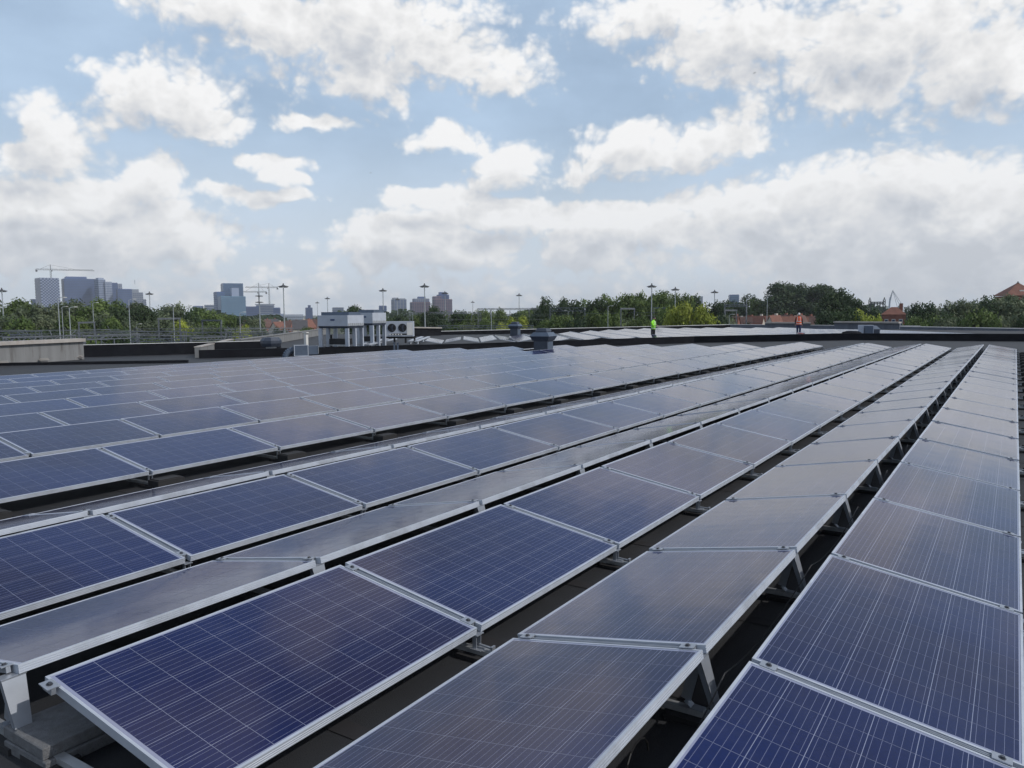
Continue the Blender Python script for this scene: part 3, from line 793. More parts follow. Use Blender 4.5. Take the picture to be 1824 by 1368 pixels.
def head(parent, c, lean, capm, hat=False):
    # skull with nose, ears and hair; local -y is the face
    x, y, z = c
    b = MB(); prof = []
    for i in range(9):
        t = math.pi*i/8; prof.append((math.sin(t), -math.cos(t)))
    n = 14; vs = []
    for s_, h in prof:
        for k in range(n):
            t = 2*math.pi*k/n; wx = .078*(1-.25*max(0, -h)); wy = .098*(1-.12*max(0, -h))
            vs.append((x+wx*s_*math.cos(t), y+lean*h*.02+wy*s_*math.sin(t), z+.118*h))
    b.add(vs, [(j*n+i, j*n+(i+1) % n, (j+1)*n+(i+1) % n, (j+1)*n+i) for j in range(8) for i in range(n)])
    b.frustum((x, y-.105), (.03, .04), (.014, .02), z-.03, z+.02)
    for sx in (-1, 1): b.box((x+sx*.082, y+.01, z-.005), (.014, .035, .06))
    b.box((x, y-.093, z-.055), (.05, .012, .012))
    return b.build('head', M_SKIN, parent, smooth=True)
def person(p, rotz, vest_m, trou_m, top_m, lookdown, label, hold=True, cap=False):
    o = empty('person', p, rotz, label, 'person')
    # body: legs, torso, neck, arms in one skinned figure; local -y is forward
    if hold:
        V = [(0, 0, .95), (0, .01, 1.15), (0, .0, 1.38), (0, -.02, 1.50), (0, -.05, 1.60),
             (.09, 0, .90), (.10, -.02, .50), (.11, .01, .09), (.115, -.12, .04),
             (-.09, .02, .90), (-.09, .05, .50), (-.09, .08, .09), (-.09, -.05, .04),
             (.19, .0, 1.40), (.23, -.02, 1.14), (.12, -.24, 1.12), (-.19, .0, 1.40), (-.23, -.02, 1.14), (-.10, -.25, 1.16)]
    else:
        V = [(0, 0, .95), (0, .0, 1.15), (0, .0, 1.38), (0, -.01, 1.50), (0, -.02, 1.60),
             (.09, 0, .90), (.10, .0, .50), (.10, .02, .09), (.11, -.10, .04),
             (-.09, .0, .90), (-.10, .03, .50), (-.09, .05, .09), (-.10, -.08, .04),
             (.20, .0, 1.40), (.27, .02, 1.13), (.26, -.06, .90), (-.20, .0, 1.40), (-.26, .02, 1.13), (-.25, -.08, .90)]
    E_ = [(0, 1), (1, 2), (2, 3), (3, 4), (0, 5), (5, 6), (6, 7), (7, 8), (0, 9), (9, 10), (10, 11), (11, 12), (2, 13), (13, 14), (14, 15), (2, 16), (16, 17), (17, 18)]
    rad = [(.15, .11), (.14, .10), (.17, .11), .06, .055, .095, .065, .05, .045, .095, .065, .05, .045, .07, .05, .035, .07, .05, .035]
    skin_obj('body', V, E_, rad, top_m, o)
    for s_, i0 in ((1, 5), (-1, 9)):
        rings = []
        a, k_, f = V[i0], V[i0+1], V[i0+2]
        for q, rr in ((0, .112), (.5, .095), (1, .078)): rings.append((a[0]+(k_[0]-a[0])*q, a[1]+(k_[1]-a[1])*q, a[2]+.02+(k_[2]-a[2])*q, rr, rr*1.05))
        for q, rr in ((.5, .075), (.95, .072)): rings.append((k_[0]+(f[0]-k_[0])*q, k_[1]+(f[1]-k_[1])*q, k_[2]+(f[2]-k_[2])*q, rr, rr*1.05))
        loft('trouser_leg', rings[::-1], trou_m, o)
        bt = MB(); bt.frustum((f[0], f[1]-.05), (.10, .28), (.085, .20), .0, .06); bt.frustum((f[0], f[1]), (.09, .13), (.09, .11), .06, .14); bt.build('boot', M_BOOT, o)
    v = loft('vest', [(0, .0, .84, .205, .165), (0, .0, .98, .20, .16), (0, .0, 1.15, .19, .15), (0, .0, 1.33, .215, .15), (0, .0, 1.44, .185, .12), (0, -.005, 1.50, .09, .08)], vest_m, o)
    for z, a, c in ((.93, .207, .167), (1.12, .199, .158)):
        loft('reflective_band', [(0, 0, z-.025, a, c), (0, 0, z+.025, a, c)], M_REFL, v, capends=False)
    b = MB()
    for sx in (-1, 1):
        for yy in (-1, 1): b.bar((sx*.10, yy*.158, 1.14), (sx*.10, yy*.125, 1.45), .045, .008)
    b.build('reflective_strap', M_REFL, v)
    h = head(o, (0, -.06 if lookdown else -.02, 1.66), 1 if lookdown else 0, M_HAIR)
    n = 14; b = MB(); hx, hy, hz = 0, (-.06 if lookdown else -.02)+.012, 1.675
    pr = [(.086, -.03), (.088, .02), (.078, .07), (.05, .11), (.0, .125)]
    b.lathe(pr, 14, (hx, hy)); b.v = [(x_, (y_-hy)*1.18+hy, z_+hz) for x_, y_, z_ in b.v]
    b.build('cap' if cap else 'hair', M_WHITE if cap else M_HAIR, o, smooth=True)
    for i in (15, 18):
        x_, y_, z_ = V[i]; b = MB(); down = not hold
        def fp(a, c, d): return (x_+a, y_-(c if not down else d), z_-(d if not down else c))
        b.box((x_, y_-(.05 if hold else .0), z_-(.0 if hold else .06)), (.075, .09 if hold else .03, .03 if hold else .09))
        for q in range(4):
            fx = -.028+q*.019; ln = (.06, .07, .065, .05)[q]
            b.tube(fp(fx, .09, .0), fp(fx, .09+ln*.55, .01), .009, 6); b.tube(fp(fx, .09+ln*.55, .01), fp(fx, .09+ln*.8, .035), .008, 6)
        sx = -1 if x_ > 0 else 1
        b.tube(fp(sx*.035, .03, 0), fp(sx*.06, .075, .01), .011, 6)
        b.build('hand', M_SKIN, o)
        # sleeve in the vest colour for the holding figure
        if hold:
            a_, k_ = V[i-2], V[i-1]
            s2 = MB(); s2.tube(a_, k_, .085, 12, .07); s2.tube(k_, (x_*.6+k_[0]*.4, y_*.6+k_[1]*.4, z_*.6+k_[2]*.4), .07, 12, .058); s2.build('sleeve', vest_m, o, smooth=True)
    return o
p = at_range(1163.5, 598, 58); z1 = rz(p.x)+.0
zf1 = at_range(1163.5, 598.5, 58).z
p1 = person((p.x, p.y, max(z1, rz(p.x))+.02), yaw_to_cam(p)+R_(62), M_HIVIS, M_TROU, M_HIVIS, True, 'worker in a lime yellow high visibility jacket looking down at a device on the roof', hold=True)
b = MB(); b.box((0, 0, 0), (.13, .22, .016)); b.box((0, 0, .010), (.11, .19, .004))
tb = b.build('tablet', M_DARK); tb.matrix_world = Matrix.Translation(p1.location) @ Matrix.Rotation(p1.rotation_euler[2], 4, 'Z') @ Matrix.Translation((.01, -.34, 1.17)) @ Matrix.Rotation(R_(-35), 4, 'X')
tag(tb, 'small dark handheld device held by the worker in lime yellow', 'tablet')
p = at_range(1422.5, 594, 66)
person((p.x, p.y, rz(p.x)+.02), yaw_to_cam(p)+R_(178), M_ORANGE, M_NAVY, M_DARKTOP, False, 'worker in an orange vest, white cap and navy trousers seen from behind', hold=False, cap=True)

# ------------------------------------------------------------------ lamp masts and street lamps
GZ = -9.0
DISC = [(3, 515), (266, 521), (504.5, 507), (565, 538), (583, 530), (682, 515), (756, 507), (708, 532), (792.5, 520), (842, 537), (924.6, 524), (1161, 507), (1203, 513), (1273, 518)]
for i, (u, v) in enumerate(DISC):
    D = FPX*4.6/(558-v); D = min(D, 290)
    p = at_range(u, v, D); H = p.z-GZ
    o = empty('lamp_mast', (p.x, p.y, GZ), yaw_to_cam(p), '', 'lamp mast', 'tall lamp masts with flat disc heads')
    o['label'] = '%s lamp mast with a flat disc head, counted from the left edge' % ORD[i]
    b = MB(); b.tube((0, 0, 0), (0, 0, H-.3), .15, 8, .07); b.build('mast', M_POLE, o)
    b = MB(); b.lathe([(0, H), (.15, H-.02), (.2, H-.10), (.78, H-.26), (.80, H-.32), (.2, H-.34), (0, H-.3)], 16); b.build('lamp_head', M_LAMP, o)
    b = MB(); b.tube((0, 0, H-.05), (0, 0, H+.2), .09, 8); b.build('top_cap', M_LAMP, o)
    b = MB()
    for k in range(6):
        t = k*math.pi/3; b.box((math.cos(t)*.52, math.sin(t)*.52, H-.40), (.22, .22, .10), t)
    b.build('floodlight', M_LAMP, o)
SLIM = [(103, 530, 1), (110, 546, 1), (123, 547, 1), (165, 539, 1), (229, 533, 1), (308, 541, -1), (243, 577, 1), (395, 570, -1), (427, 556, 1), (1212-0, 545, 1), (1330, 528, 0), (1367, 527, 1), (1083, 545, 1), (1012, 553, -1), (875, 550, 1), (735, 556, -1), (1299, 560, 1)]
SLIM.sort()
for i, (u, v, s_) in enumerate(SLIM):
    D = 88+(i*37) % 70
    p = at_range(u, v, D); H = p.z-GZ
    o = empty('street_lamp', (p.x, p.y, GZ), yaw_to_cam(p), '%s slender grey lamp pole with a small arm, counted from the left edge' % ORD[i], 'street lamp', 'slender lamp poles beyond the roof')
    b = MB(); b.tube((0, 0, 0), (0, 0, H-.1), .075, 8, .04); b.build('pole', M_POLE, o)
    if s_:
        b = MB(); b.path([(0, 0, H-.12), (s_*.25, 0, H-.01), (s_*.5, 0, H+.03)], .03, 6); b.build('arm', M_POLE, o)
        b = MB(); b.box((s_*.62, 0, H+.02), (.30, .16, .07)); b.build('lantern', M_WHITE, o)
# masts with two and three decks of lamps near the cranes
p = at_range(461.5, 527, 160); H = p.z-GZ
o = empty('signal_mast', (p.x, p.y, GZ), 0, 'mast with two stacked ring platforms left of the tall disc lamp', 'mast')
b = MB(); b.tube((0, 0, 0), (0, 0, H+1.6), .2, 8, .07); b.build('mast', M_POLE, o)
for dz in (0, -1.2):
    b = MB(); b.lathe([(.15, H+dz+.1), (.75, H+dz), (.75, H+dz-.1), (.15, H+dz-.15)], 12); b.build('platform', M_LAMP, o)

# ------------------------------------------------------------------ railway gantries
def gantry(u0, u1, v, D, label, truss=.5, D1=None, leg=True, hang=0, kind_='railway_gantry'):
    a = at_range(u0, v, D); c = at_range(u1, v, D1 or D)
    o = empty(kind_, (a.x, a.y, GZ), math.atan2(c.y-a.y, c.x-a.x), label, 'gantry', 'grey railway gantries beyond the roof')
    Lg = math.hypot(c.x-a.x, c.y-a.y); H = a.z-GZ; tl = .045 if D < 120 else .06
    if leg:
        for x in (.0, Lg):
            b = MB()
            for sx in (-1, 1): b.bar((x+sx*.13, 0, 0), (x+sx*.09, 0, H), .06, .06)
            for k in range(int(H/1.1)): b.bar((x-.15, 0, k*1.1), (x+.15, 0, k*1.1+1.1), tl, tl)
            b.build('post', M_RAILST, o)
    b = MB(); b.bar((-.2, 0, H), (Lg+.2, 0, H), .09, .09); b.bar((-.2, 0, H-truss), (Lg+.2, 0, H-truss), .08, .08)
    b.build('beam', M_RAILST, o)
    b = MB(); n = max(3, int(Lg/(truss*1.4)))
    for k in range(n):
        x = Lg*k/n; x2 = Lg*(k+1)/n
        b.bar((x, 0, H-truss if k % 2 else H), (x2, 0, H if k % 2 else H-truss), tl, tl)
    b.build('lattice', M_RAILST, o)
    for k in range(hang):
        x = Lg*(k+.6)/hang; b = MB(); b.bar((x, 0, H-truss), (x, 0, H-truss-1.5), .08, .08); b.bar((x, 0, H-truss-.5), (x+.9, 0, H-truss-1.2), .05, .05); b.bar((x, 0, H-truss-1.45), (x+1.0, 0, H-truss-1.2), .05, .05); b.build('arm', M_RAILST, o)
    return o
GL = [(282, 320, 567, 110, .12), (360, 393, 570, 118, .12), (140, 168, 574, 112, .12), (980, 1042, 548.5, 135, .55), (1106, 1130, 549, 120, .15), (1165, 1187, 548, 120, .15), (1291, 1330, 543, 130, .3),
      (1292, 1312, 552, 124, .15), (-12, 72, 590.5, 95, .5), (8, 132, 601.5, 80, .35), (141, 330, 591.5, 92, .45), (150, 246, 598, 84, .4), (322, 410, 592, 96, .5), (236, 326, 602.5, 82, .3), (402, 520, 586.5, 104, .35),
      (430, 566, 594, 98, .35), (730, 856, 556.5, 150, .3), (782, 948, 580, 118, .35), (852, 956, 549.5, 150, .25), (1186, 1300, 573, 140, .25), (20, 60, 596, 88, .3), (340, 440, 602, 86, .3), (1470, 1560, 578, 140, .2)]
GL.sort()
for i, (u0, u1, v, D, t) in enumerate(GL):
    gantry(u0, u1, v, D, '%s railway gantry beam on lattice posts, counted from the left edge' % ORD[i], t, D1=D+(4 if i % 2 else -3), hang=3 if u1-u0 > 60 and v < 600 and u0 < 900 else 0)
# overhead wires: thin, joined as one uncountable web
b = MB(); rw = random.Random(5)
for i in range(26):
    u0 = rw.uniform(-60, 420); D = rw.uniform(76, 108); v = rw.uniform(586, 607)
    a = at_range(u0, v, D); c = at_range(u0+rw.uniform(90, 260), v+rw.uniform(-5, 5), D+rw.uniform(-6, 14))
    b.bar(a, c, .03, .03)
for i in range(30):
    u0 = rw.uniform(-20, 560); D = rw.uniform(80, 108); v = rw.uniform(588, 608)
    a = at_range(u0, v, D); c = at_range(u0+rw.uniform(-16, 16), v-rw.uniform(3, 12), D+rw.uniform(-2, 2)); b.bar(a, c, .05, .05)
for i in range(10):
    u0 = rw.uniform(700, 1250); D = rw.uniform(118, 150); v = rw.uniform(556, 582)
    a = at_range(u0, v, D); c = at_range(u0+rw.uniform(90, 200), v+rw.uniform(-3, 3), D+rw.uniform(-6, 14)); b.bar(a, c, .03, .03)
o = b.build('overhead_wires', M_RAILST, kind='stuff'); tag(o, 'web of thin overhead wires and stays over the railway yard behind the roof', 'wires')

# ------------------------------------------------------------------ buildings of the skyline
def M_fac(name, c, rough=.5, var=.08): return mat(name, c, rough, 0, var, .05)  # facade colours below have the blue of distance haze mixed into them
F_NAVY = M_fac('navy_facade', (.055, .085, .17)); F_BLUE = M_fac('haze_blue_facade', (.06, .105, .24)); F_PALE = M_fac('pale_facade', (.34, .38, .45)); F_GLASS = M_fac('teal_glass_facade', (.075, .14, .24), .25)
F_GREEN = M_fac('pale_green_glass', (.13, .23, .33), .2); F_PINK = M_fac('pink_brick_facade', (.19, .135, .16)); F_WIN = M_fac('dark_window_glass', (.045, .07, .15), .2); F_WHITE = M_fac('haze_tinted_white_facade', (.26, .31, .42)); F_GREY = M_fac('grey_facade', (.22, .25, .30))
M_BRICK = mat('red_brick', (.24, .10, .075), .9, 0, .2, 2); M_TILE = mat('orange_roof_tile', (.17, .075, .055), .85, 0, .2, 1.5, dirt=(.22, .09, .06)); M_TILE2 = mat('brown_roof_tile', (.115, .065, .055), .85, 0, .25, 1.5)
M_SLATE = mat('grey_roof_slate', (.07, .07, .08), .8, 0, .2, 1.5); M_RENDER = mat('cream_render', (.5, .46, .40), .9)
def tower(u0, u1, vt, D, mt, label, depth=26, rot=0., win=None, winmat=None, crown=None, part='wall', name='office_tower', vb=None, parent=None, chk=False, wfrac=.6, hfrac=.5):
    a = at_range(u0, vt, D); c = at_range(u1, vt, D); p = (a+c)/2; H = p.z-GZ; wd = (c-a).length
    z0 = GZ
    if parent is None:
        o = empty(name, (p.x, p.y, z0), yaw_to_cam(p, rot), label, 'office building'); loc = Matrix.Identity(4)
    else: o = parent
    b = MB()
    if parent is None: T = Matrix.Identity(4)
    else: T = parent.matrix_local_.inverted() @ (Matrix.Translation((p.x, p.y, z0)) @ Matrix.Rotation(yaw_to_cam(p, rot), 4, 'Z')) if hasattr(parent, 'matrix_local_') else (Matrix.Translation(parent.location) @ Matrix.Rotation(parent.rotation_euler[2], 4, 'Z')).inverted() @ (Matrix.Translation((p.x, p.y, z0)) @ Matrix.Rotation(yaw_to_cam(p, rot), 4, 'Z'))
    b.box((0, 0, H/2), (wd, depth, H), M=T); b.build(part, mt, o)
    if win:
        nx, nz = win; b = MB(); zlow = max(0, H-(H*.85)); hh = H-2
        for iz in range(nz):
            for ix in range(nx):
                if chk and (ix+iz) % 2: continue
                cw, ch = wd/nx, hh/nz
                b.box((-wd/2+cw*(ix+.5), -depth/2-.15, 1+ch*(iz+.5)), (cw*wfrac if not chk else cw, .5, ch*hfrac if not chk else ch), M=T)
        ny = max(2, int(depth/(wd/nx)))
        for iz in range(nz):
            for iy in range(ny):
                if chk and (iy+iz) % 2: continue
                cw, ch = depth/ny, hh/nz
                for sx in (-1, 1): b.box((sx*(wd/2+.15), -depth/2+cw*(iy+.5), 1+ch*(iz+.5)), (.5, cw*wfrac if not chk else cw, ch*hfrac if not chk else ch), M=T)
        b.build('windows', winmat or F_WIN, o, kind='stuff')
    if crown:
        b = MB()
        for (fx, fw, hh) in crown: b.box((fx*wd, 0, H+hh/2), (fw*wd, depth*.6, hh), M=T)
        b.build('roof_plant', mt, o)
    return o
DD = 1700
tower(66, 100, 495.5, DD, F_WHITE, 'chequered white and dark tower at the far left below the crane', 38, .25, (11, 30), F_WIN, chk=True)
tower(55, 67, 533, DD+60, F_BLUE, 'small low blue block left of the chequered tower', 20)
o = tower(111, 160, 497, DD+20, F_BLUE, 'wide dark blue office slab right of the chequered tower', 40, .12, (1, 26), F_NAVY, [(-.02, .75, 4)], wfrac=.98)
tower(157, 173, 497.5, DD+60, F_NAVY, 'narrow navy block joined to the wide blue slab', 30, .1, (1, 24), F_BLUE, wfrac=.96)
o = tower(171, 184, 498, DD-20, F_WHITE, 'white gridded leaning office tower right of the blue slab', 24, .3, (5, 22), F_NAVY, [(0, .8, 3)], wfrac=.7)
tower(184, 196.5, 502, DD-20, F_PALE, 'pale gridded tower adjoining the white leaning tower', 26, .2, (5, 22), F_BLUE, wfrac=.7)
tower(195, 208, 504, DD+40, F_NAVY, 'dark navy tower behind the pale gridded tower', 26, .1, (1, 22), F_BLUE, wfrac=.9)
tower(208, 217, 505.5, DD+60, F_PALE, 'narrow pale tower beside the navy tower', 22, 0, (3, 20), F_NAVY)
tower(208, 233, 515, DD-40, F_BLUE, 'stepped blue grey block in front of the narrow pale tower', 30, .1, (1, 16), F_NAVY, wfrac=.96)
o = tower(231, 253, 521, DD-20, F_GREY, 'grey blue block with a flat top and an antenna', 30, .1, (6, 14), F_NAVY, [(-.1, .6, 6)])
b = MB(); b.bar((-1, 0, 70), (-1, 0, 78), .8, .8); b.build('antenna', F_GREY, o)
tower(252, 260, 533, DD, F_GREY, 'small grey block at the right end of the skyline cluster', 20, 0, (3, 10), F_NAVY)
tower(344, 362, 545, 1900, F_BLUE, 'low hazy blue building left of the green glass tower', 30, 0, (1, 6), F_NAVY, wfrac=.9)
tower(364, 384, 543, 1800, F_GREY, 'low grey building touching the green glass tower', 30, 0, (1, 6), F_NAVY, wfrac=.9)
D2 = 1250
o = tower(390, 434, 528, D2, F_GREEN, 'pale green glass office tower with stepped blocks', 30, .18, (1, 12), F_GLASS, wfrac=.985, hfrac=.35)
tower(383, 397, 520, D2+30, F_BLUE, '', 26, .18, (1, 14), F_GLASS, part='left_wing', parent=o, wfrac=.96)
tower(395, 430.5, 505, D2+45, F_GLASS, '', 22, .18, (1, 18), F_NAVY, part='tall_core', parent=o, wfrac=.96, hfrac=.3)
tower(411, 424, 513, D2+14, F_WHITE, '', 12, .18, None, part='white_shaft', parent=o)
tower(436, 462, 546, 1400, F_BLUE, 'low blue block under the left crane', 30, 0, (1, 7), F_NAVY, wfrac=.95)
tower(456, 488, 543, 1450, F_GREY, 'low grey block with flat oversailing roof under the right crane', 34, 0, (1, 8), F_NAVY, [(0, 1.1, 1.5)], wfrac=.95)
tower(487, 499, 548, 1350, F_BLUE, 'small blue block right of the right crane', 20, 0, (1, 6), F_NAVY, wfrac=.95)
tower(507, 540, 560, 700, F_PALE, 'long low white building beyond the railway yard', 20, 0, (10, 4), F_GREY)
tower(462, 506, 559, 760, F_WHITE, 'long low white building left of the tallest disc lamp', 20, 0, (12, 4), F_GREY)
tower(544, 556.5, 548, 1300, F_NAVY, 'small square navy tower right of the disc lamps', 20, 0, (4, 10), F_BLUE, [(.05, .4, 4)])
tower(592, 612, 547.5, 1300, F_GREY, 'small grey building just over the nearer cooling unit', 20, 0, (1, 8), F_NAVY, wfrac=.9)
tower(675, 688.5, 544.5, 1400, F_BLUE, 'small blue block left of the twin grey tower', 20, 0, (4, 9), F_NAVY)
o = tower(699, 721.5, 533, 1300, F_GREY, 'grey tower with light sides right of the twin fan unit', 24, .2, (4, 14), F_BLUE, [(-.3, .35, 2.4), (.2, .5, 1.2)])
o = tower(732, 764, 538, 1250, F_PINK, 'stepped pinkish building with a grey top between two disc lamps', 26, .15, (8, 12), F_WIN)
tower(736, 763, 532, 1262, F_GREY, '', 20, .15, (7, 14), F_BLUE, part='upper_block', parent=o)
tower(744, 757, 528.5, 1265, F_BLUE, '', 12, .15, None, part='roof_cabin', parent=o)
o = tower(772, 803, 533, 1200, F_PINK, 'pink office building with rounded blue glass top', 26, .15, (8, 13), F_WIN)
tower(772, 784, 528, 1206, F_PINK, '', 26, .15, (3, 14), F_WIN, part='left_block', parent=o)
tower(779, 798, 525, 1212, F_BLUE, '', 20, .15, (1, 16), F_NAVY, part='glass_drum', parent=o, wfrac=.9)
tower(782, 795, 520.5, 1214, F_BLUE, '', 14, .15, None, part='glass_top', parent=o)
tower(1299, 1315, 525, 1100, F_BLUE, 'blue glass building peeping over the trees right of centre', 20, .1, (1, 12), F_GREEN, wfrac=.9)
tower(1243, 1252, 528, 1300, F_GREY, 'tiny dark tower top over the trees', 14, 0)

def crane(u, vtop, vj, uj0, uj1, D, label, vbase=560):
    p = at_range(u, vj, D); H = p.z-GZ
    o = empty('tower_crane', (p.x, p.y, GZ), yaw_to_cam(p), label, 'crane')
    k = D/FPX; l, r_ = (uj0-u)*k, (uj1-u)*k; ap = (vj-vtop)*k; t = D*.00038
    b = MB()
    for sx in (-1, 1): b.bar((sx*t*1.6, 0, 0), (sx*t*1.6, 0, H), t, t)
    for i in range(int(H/(6*t))): b.bar((-t*1.6, 0, i*6*t), (t*1.6, 0, i*6*t+6*t), t*.8, t*.8)
    b.build('mast', M_LAMP, o)
    b = MB(); b.bar((l, 0, H), (r_, 0, H), t, t); b.bar((l*.97, 0, H+3*t), (r_*.97, 0, H+3*t), t*.7, t*.7)
    n = 26
    for i in range(n): xa = l+(r_-l)*i/n; xb = l+(r_-l)*(i+1)/n; b.bar((xa, 0, H+(3*t if i % 2 else 0)), (xb, 0, H+(0 if i % 2 else 3*t)), t*.6, t*.6)
    b.build('jib', M_LAMP, o)
    b = MB(); b.bar((0, 0, H), (0, 0, H+ap), t*1.6, t*1.6); b.build('apex', M_LAMP, o)
    b = MB(); b.bar((0, 0, H+ap), (l*.7, 0, H+2*t), t*.5, t*.5); b.bar((0, 0, H+ap), (r_*.6, 0, H+2*t), t*.5, t*.5); b.build('tie_bars', M_LAMP, o)
    sh = l if abs(l) < abs(r_) else r_
    b = MB(); b.box((sh*.92, 0, H-3*t), (5*t, 3*t, 5*t)); b.build('counterweight', M_LAMP, o)
    b = MB(); b.box((3*t*(1 if sh < 0 else -1), 0, H-2*t), (3*t, 3*t, 4*t)); b.build('cab', M_LAMP, o)
crane(90, 473, 481, 70, 149, 1750, 'dark tower crane above the chequered tower at the left')
crane(461, 505, 520.5, 430, 474, 1500, 'left one of the two cranes right of the green glass tower')
crane(479, 505, 512.5, 441, 494, 1650, 'right and taller one of the two cranes right of the green glass tower')

# houses beyond the railway
def house(u, vt, D, wpx, mt, rm, label, hip=False, ht=3.2, rot=0, group='small houses beyond the railway'):
    p = at_range(u, vt, D); k = D/FPX; wd = wpx*k; dp = wd*.8; H = p.z-GZ
    o = empty('house', (p.x, p.y, GZ), yaw_to_cam(p, rot), label, 'house', group)
    e = H-ht
    b = MB(); b.box((0, 0, e/2), (wd, dp, e)); 
    if not hip: b.prism([(-dp/2, e), (dp/2, e), (0, H-.1)], -wd/2, wd/2, 'x')
    b.build('wall', mt, o)
    b = MB()
    if hip:
        b.frustum((0, 0), (wd*1.1, dp*1.1), (wd*.25, dp*.05), e, H)
    else:
        for s_ in (-1, 1):
            b.add([(-wd/2-.2, s_*(dp/2+.3), e-.2), (wd/2+.2, s_*(dp/2+.3), e-.2), (wd/2+.2, 0, H+.06), (-wd/2-.2, 0, H+.06), (-wd/2-.2, s_*(dp/2+.3), e-.05), (wd/2+.2, s_*(dp/2+.3), e-.05), (wd/2+.2, 0, H+.22), (-wd/2-.2, 0, H+.22)],
                  [(0, 1, 2, 3), (4, 5, 6, 7), (0, 1, 5, 4), (1, 2, 6, 5), (3, 0, 4, 7)])
    rf = b.build('roof', rm, o)
    b = MB(); b.box((wd*.3, .5, H), (.6, .6, 1.4)); b.build('chimney', mt, rf)
    for z in (e-1.5, e-4.3):
        for x in (-.3, .0, .3):
            b = MB(); b.box((x*wd, -dp/2-.02, z), (wd*.16, .08, 1.3)); w_ = b.build('window', M_WHITE, o)
            b = MB(); b.box((x*wd, -dp/2-.07, z), (wd*.12, .04, 1.1)); b.build('pane', F_WIN, w_)
    return o
HS = []
for i, u in enumerate(range(404, 570, 13)): HS.append((u, 569+(i*5) % 6, 300+(i*37) % 120, 24, (M_BRICK, M_RENDER)[i % 3 == 1], (M_TILE2, M_TILE2, M_SLATE, M_TILE)[i % 4], 'left of the cooling units'))
for i, u in enumerate(range(1303, 1480, 11)): HS.append((u, 564+(i*7) % 4-(2 if 5 < i < 12 else 0), 215+(i*23) % 40, 26, (M_BRICK, M_RENDER)[i % 3 == 1], (M_TILE, M_TILE2)[i % 3 == 2], 'below the big dark trees'))
for j in ('left of the cooling units', 'below the big dark trees'):
    n = 0
    for (u, v, D, wpx, a_, b__, wh) in HS:
        if wh == j:
            house(u, v, D, wpx, a_, b__, '%s small red roofed house from the left in the terrace %s' % (ORD[n], wh), rot=(-.4, .3, 0, .9)[n % 4]); n += 1
house(1592.5, 547, 165, 34, M_BRICK, M_TILE, 'brick villa with an orange hipped roof between the trees on the right', hip=True, ht=1.4, group='villas')
# brick house with tall pyramid roof at the right edge
p = at_range(1812, 526, 190); k = 190/FPX; H = p.z-GZ
o = empty('pyramid_roof_building', (p.x, p.y, GZ), yaw_to_cam(p, R_(20)), 'brick building with a red pyramid roof and finial behind the trees at the right edge', 'building')
b = MB(); b.box((0, 0, H/2-.1), (44*k, 44*k, H-.2)); b.build('wall', M_BRICK, o)
b = MB(); b.frustum((0, 0), (50*k, 50*k), (.3, .3), H-.1, H+18*k); rf = b.build('roof', M_TILE, o)
b = MB(); b.tube((0, 0, H+16.5*k), (0, 0, H+20.5*k), .25, 8, .08); b.lathe([(0, H+18*k), (.4, H+18.4*k), (0, H+19*k)], 8); b.build('finial', M_LAMP, rf)
b = MB(); b.box((0, -14*k, H+3.6*k), (.9, .8, 1.0)); b.build('dormer', M_WHITE, rf)
# leaning spire of a far bridge, and a lift bridge frame
p = at_range(1582, 546, 900); k = 900/FPX
o = empty('bridge_pylon', (p.x, p.y, GZ), yaw_to_cam(p), 'slender pale leaning blade of a far bridge left of the brick villa', 'bridge pylon')
z0 = p.z-GZ; b = MB(); b.prism([(-1*k, z0-20*k), (2*k, z0-20*k), (3.2*k, z0+8*k), (6.4*k, z0+26*k), (5.6*k, z0+26*k), (1.2*k, z0+12*k)], -1, 1, 'y'); b.build('pylon', F_PALE, o)
b = MB()
for q in range(3): b.bar((6*k, 0, z0+25*k), ((14+q*5)*k, 0, z0-4*k), .35, .35)
b.build('stay_cable', F_PALE, o)
p = at_range(1549.5, 534, 260); k = 260/FPX; H = p.z-GZ
o = empty('lift_bridge_frame', (p.x, p.y, GZ), yaw_to_cam(p), 'black lattice frame of two posts and a crossbeam behind the trees on the right', 'bridge frame')
for x in (0, 21*k):
    b = MB(); b.bar((x-.25, 0, 0), (x-.25, 0, H), .25, .25); b.bar((x+.25, 0, 0), (x+.25, 0, H), .25, .25)
    for q in range(12): b.bar((x-.25, 0, H-q*.9), (x+.25, 0, H-q*.9-.9), .12, .12)
    b.tube((x, 0, H), (x, 0, H+.7), .25, 6, .1); b.build('post', M_LAMP, o)
b = MB(); b.bar((0, 0, H-4*k), (21*k, 0, H-4*k), .4, .3); b.bar((0, 0, H-6.5*k), (21*k, 0, H-6.5*k), .3, .3); b.build('crossbeam', M_LAMP, o)
for q in range(5):
    b = MB(); b.bar(((3+q*4)*k, 0, H-4*k), ((3+q*4)*k, 0, H-(9+(q % 2)*8)*k), .3, .3); b.build('hanger', M_LAMP, o)

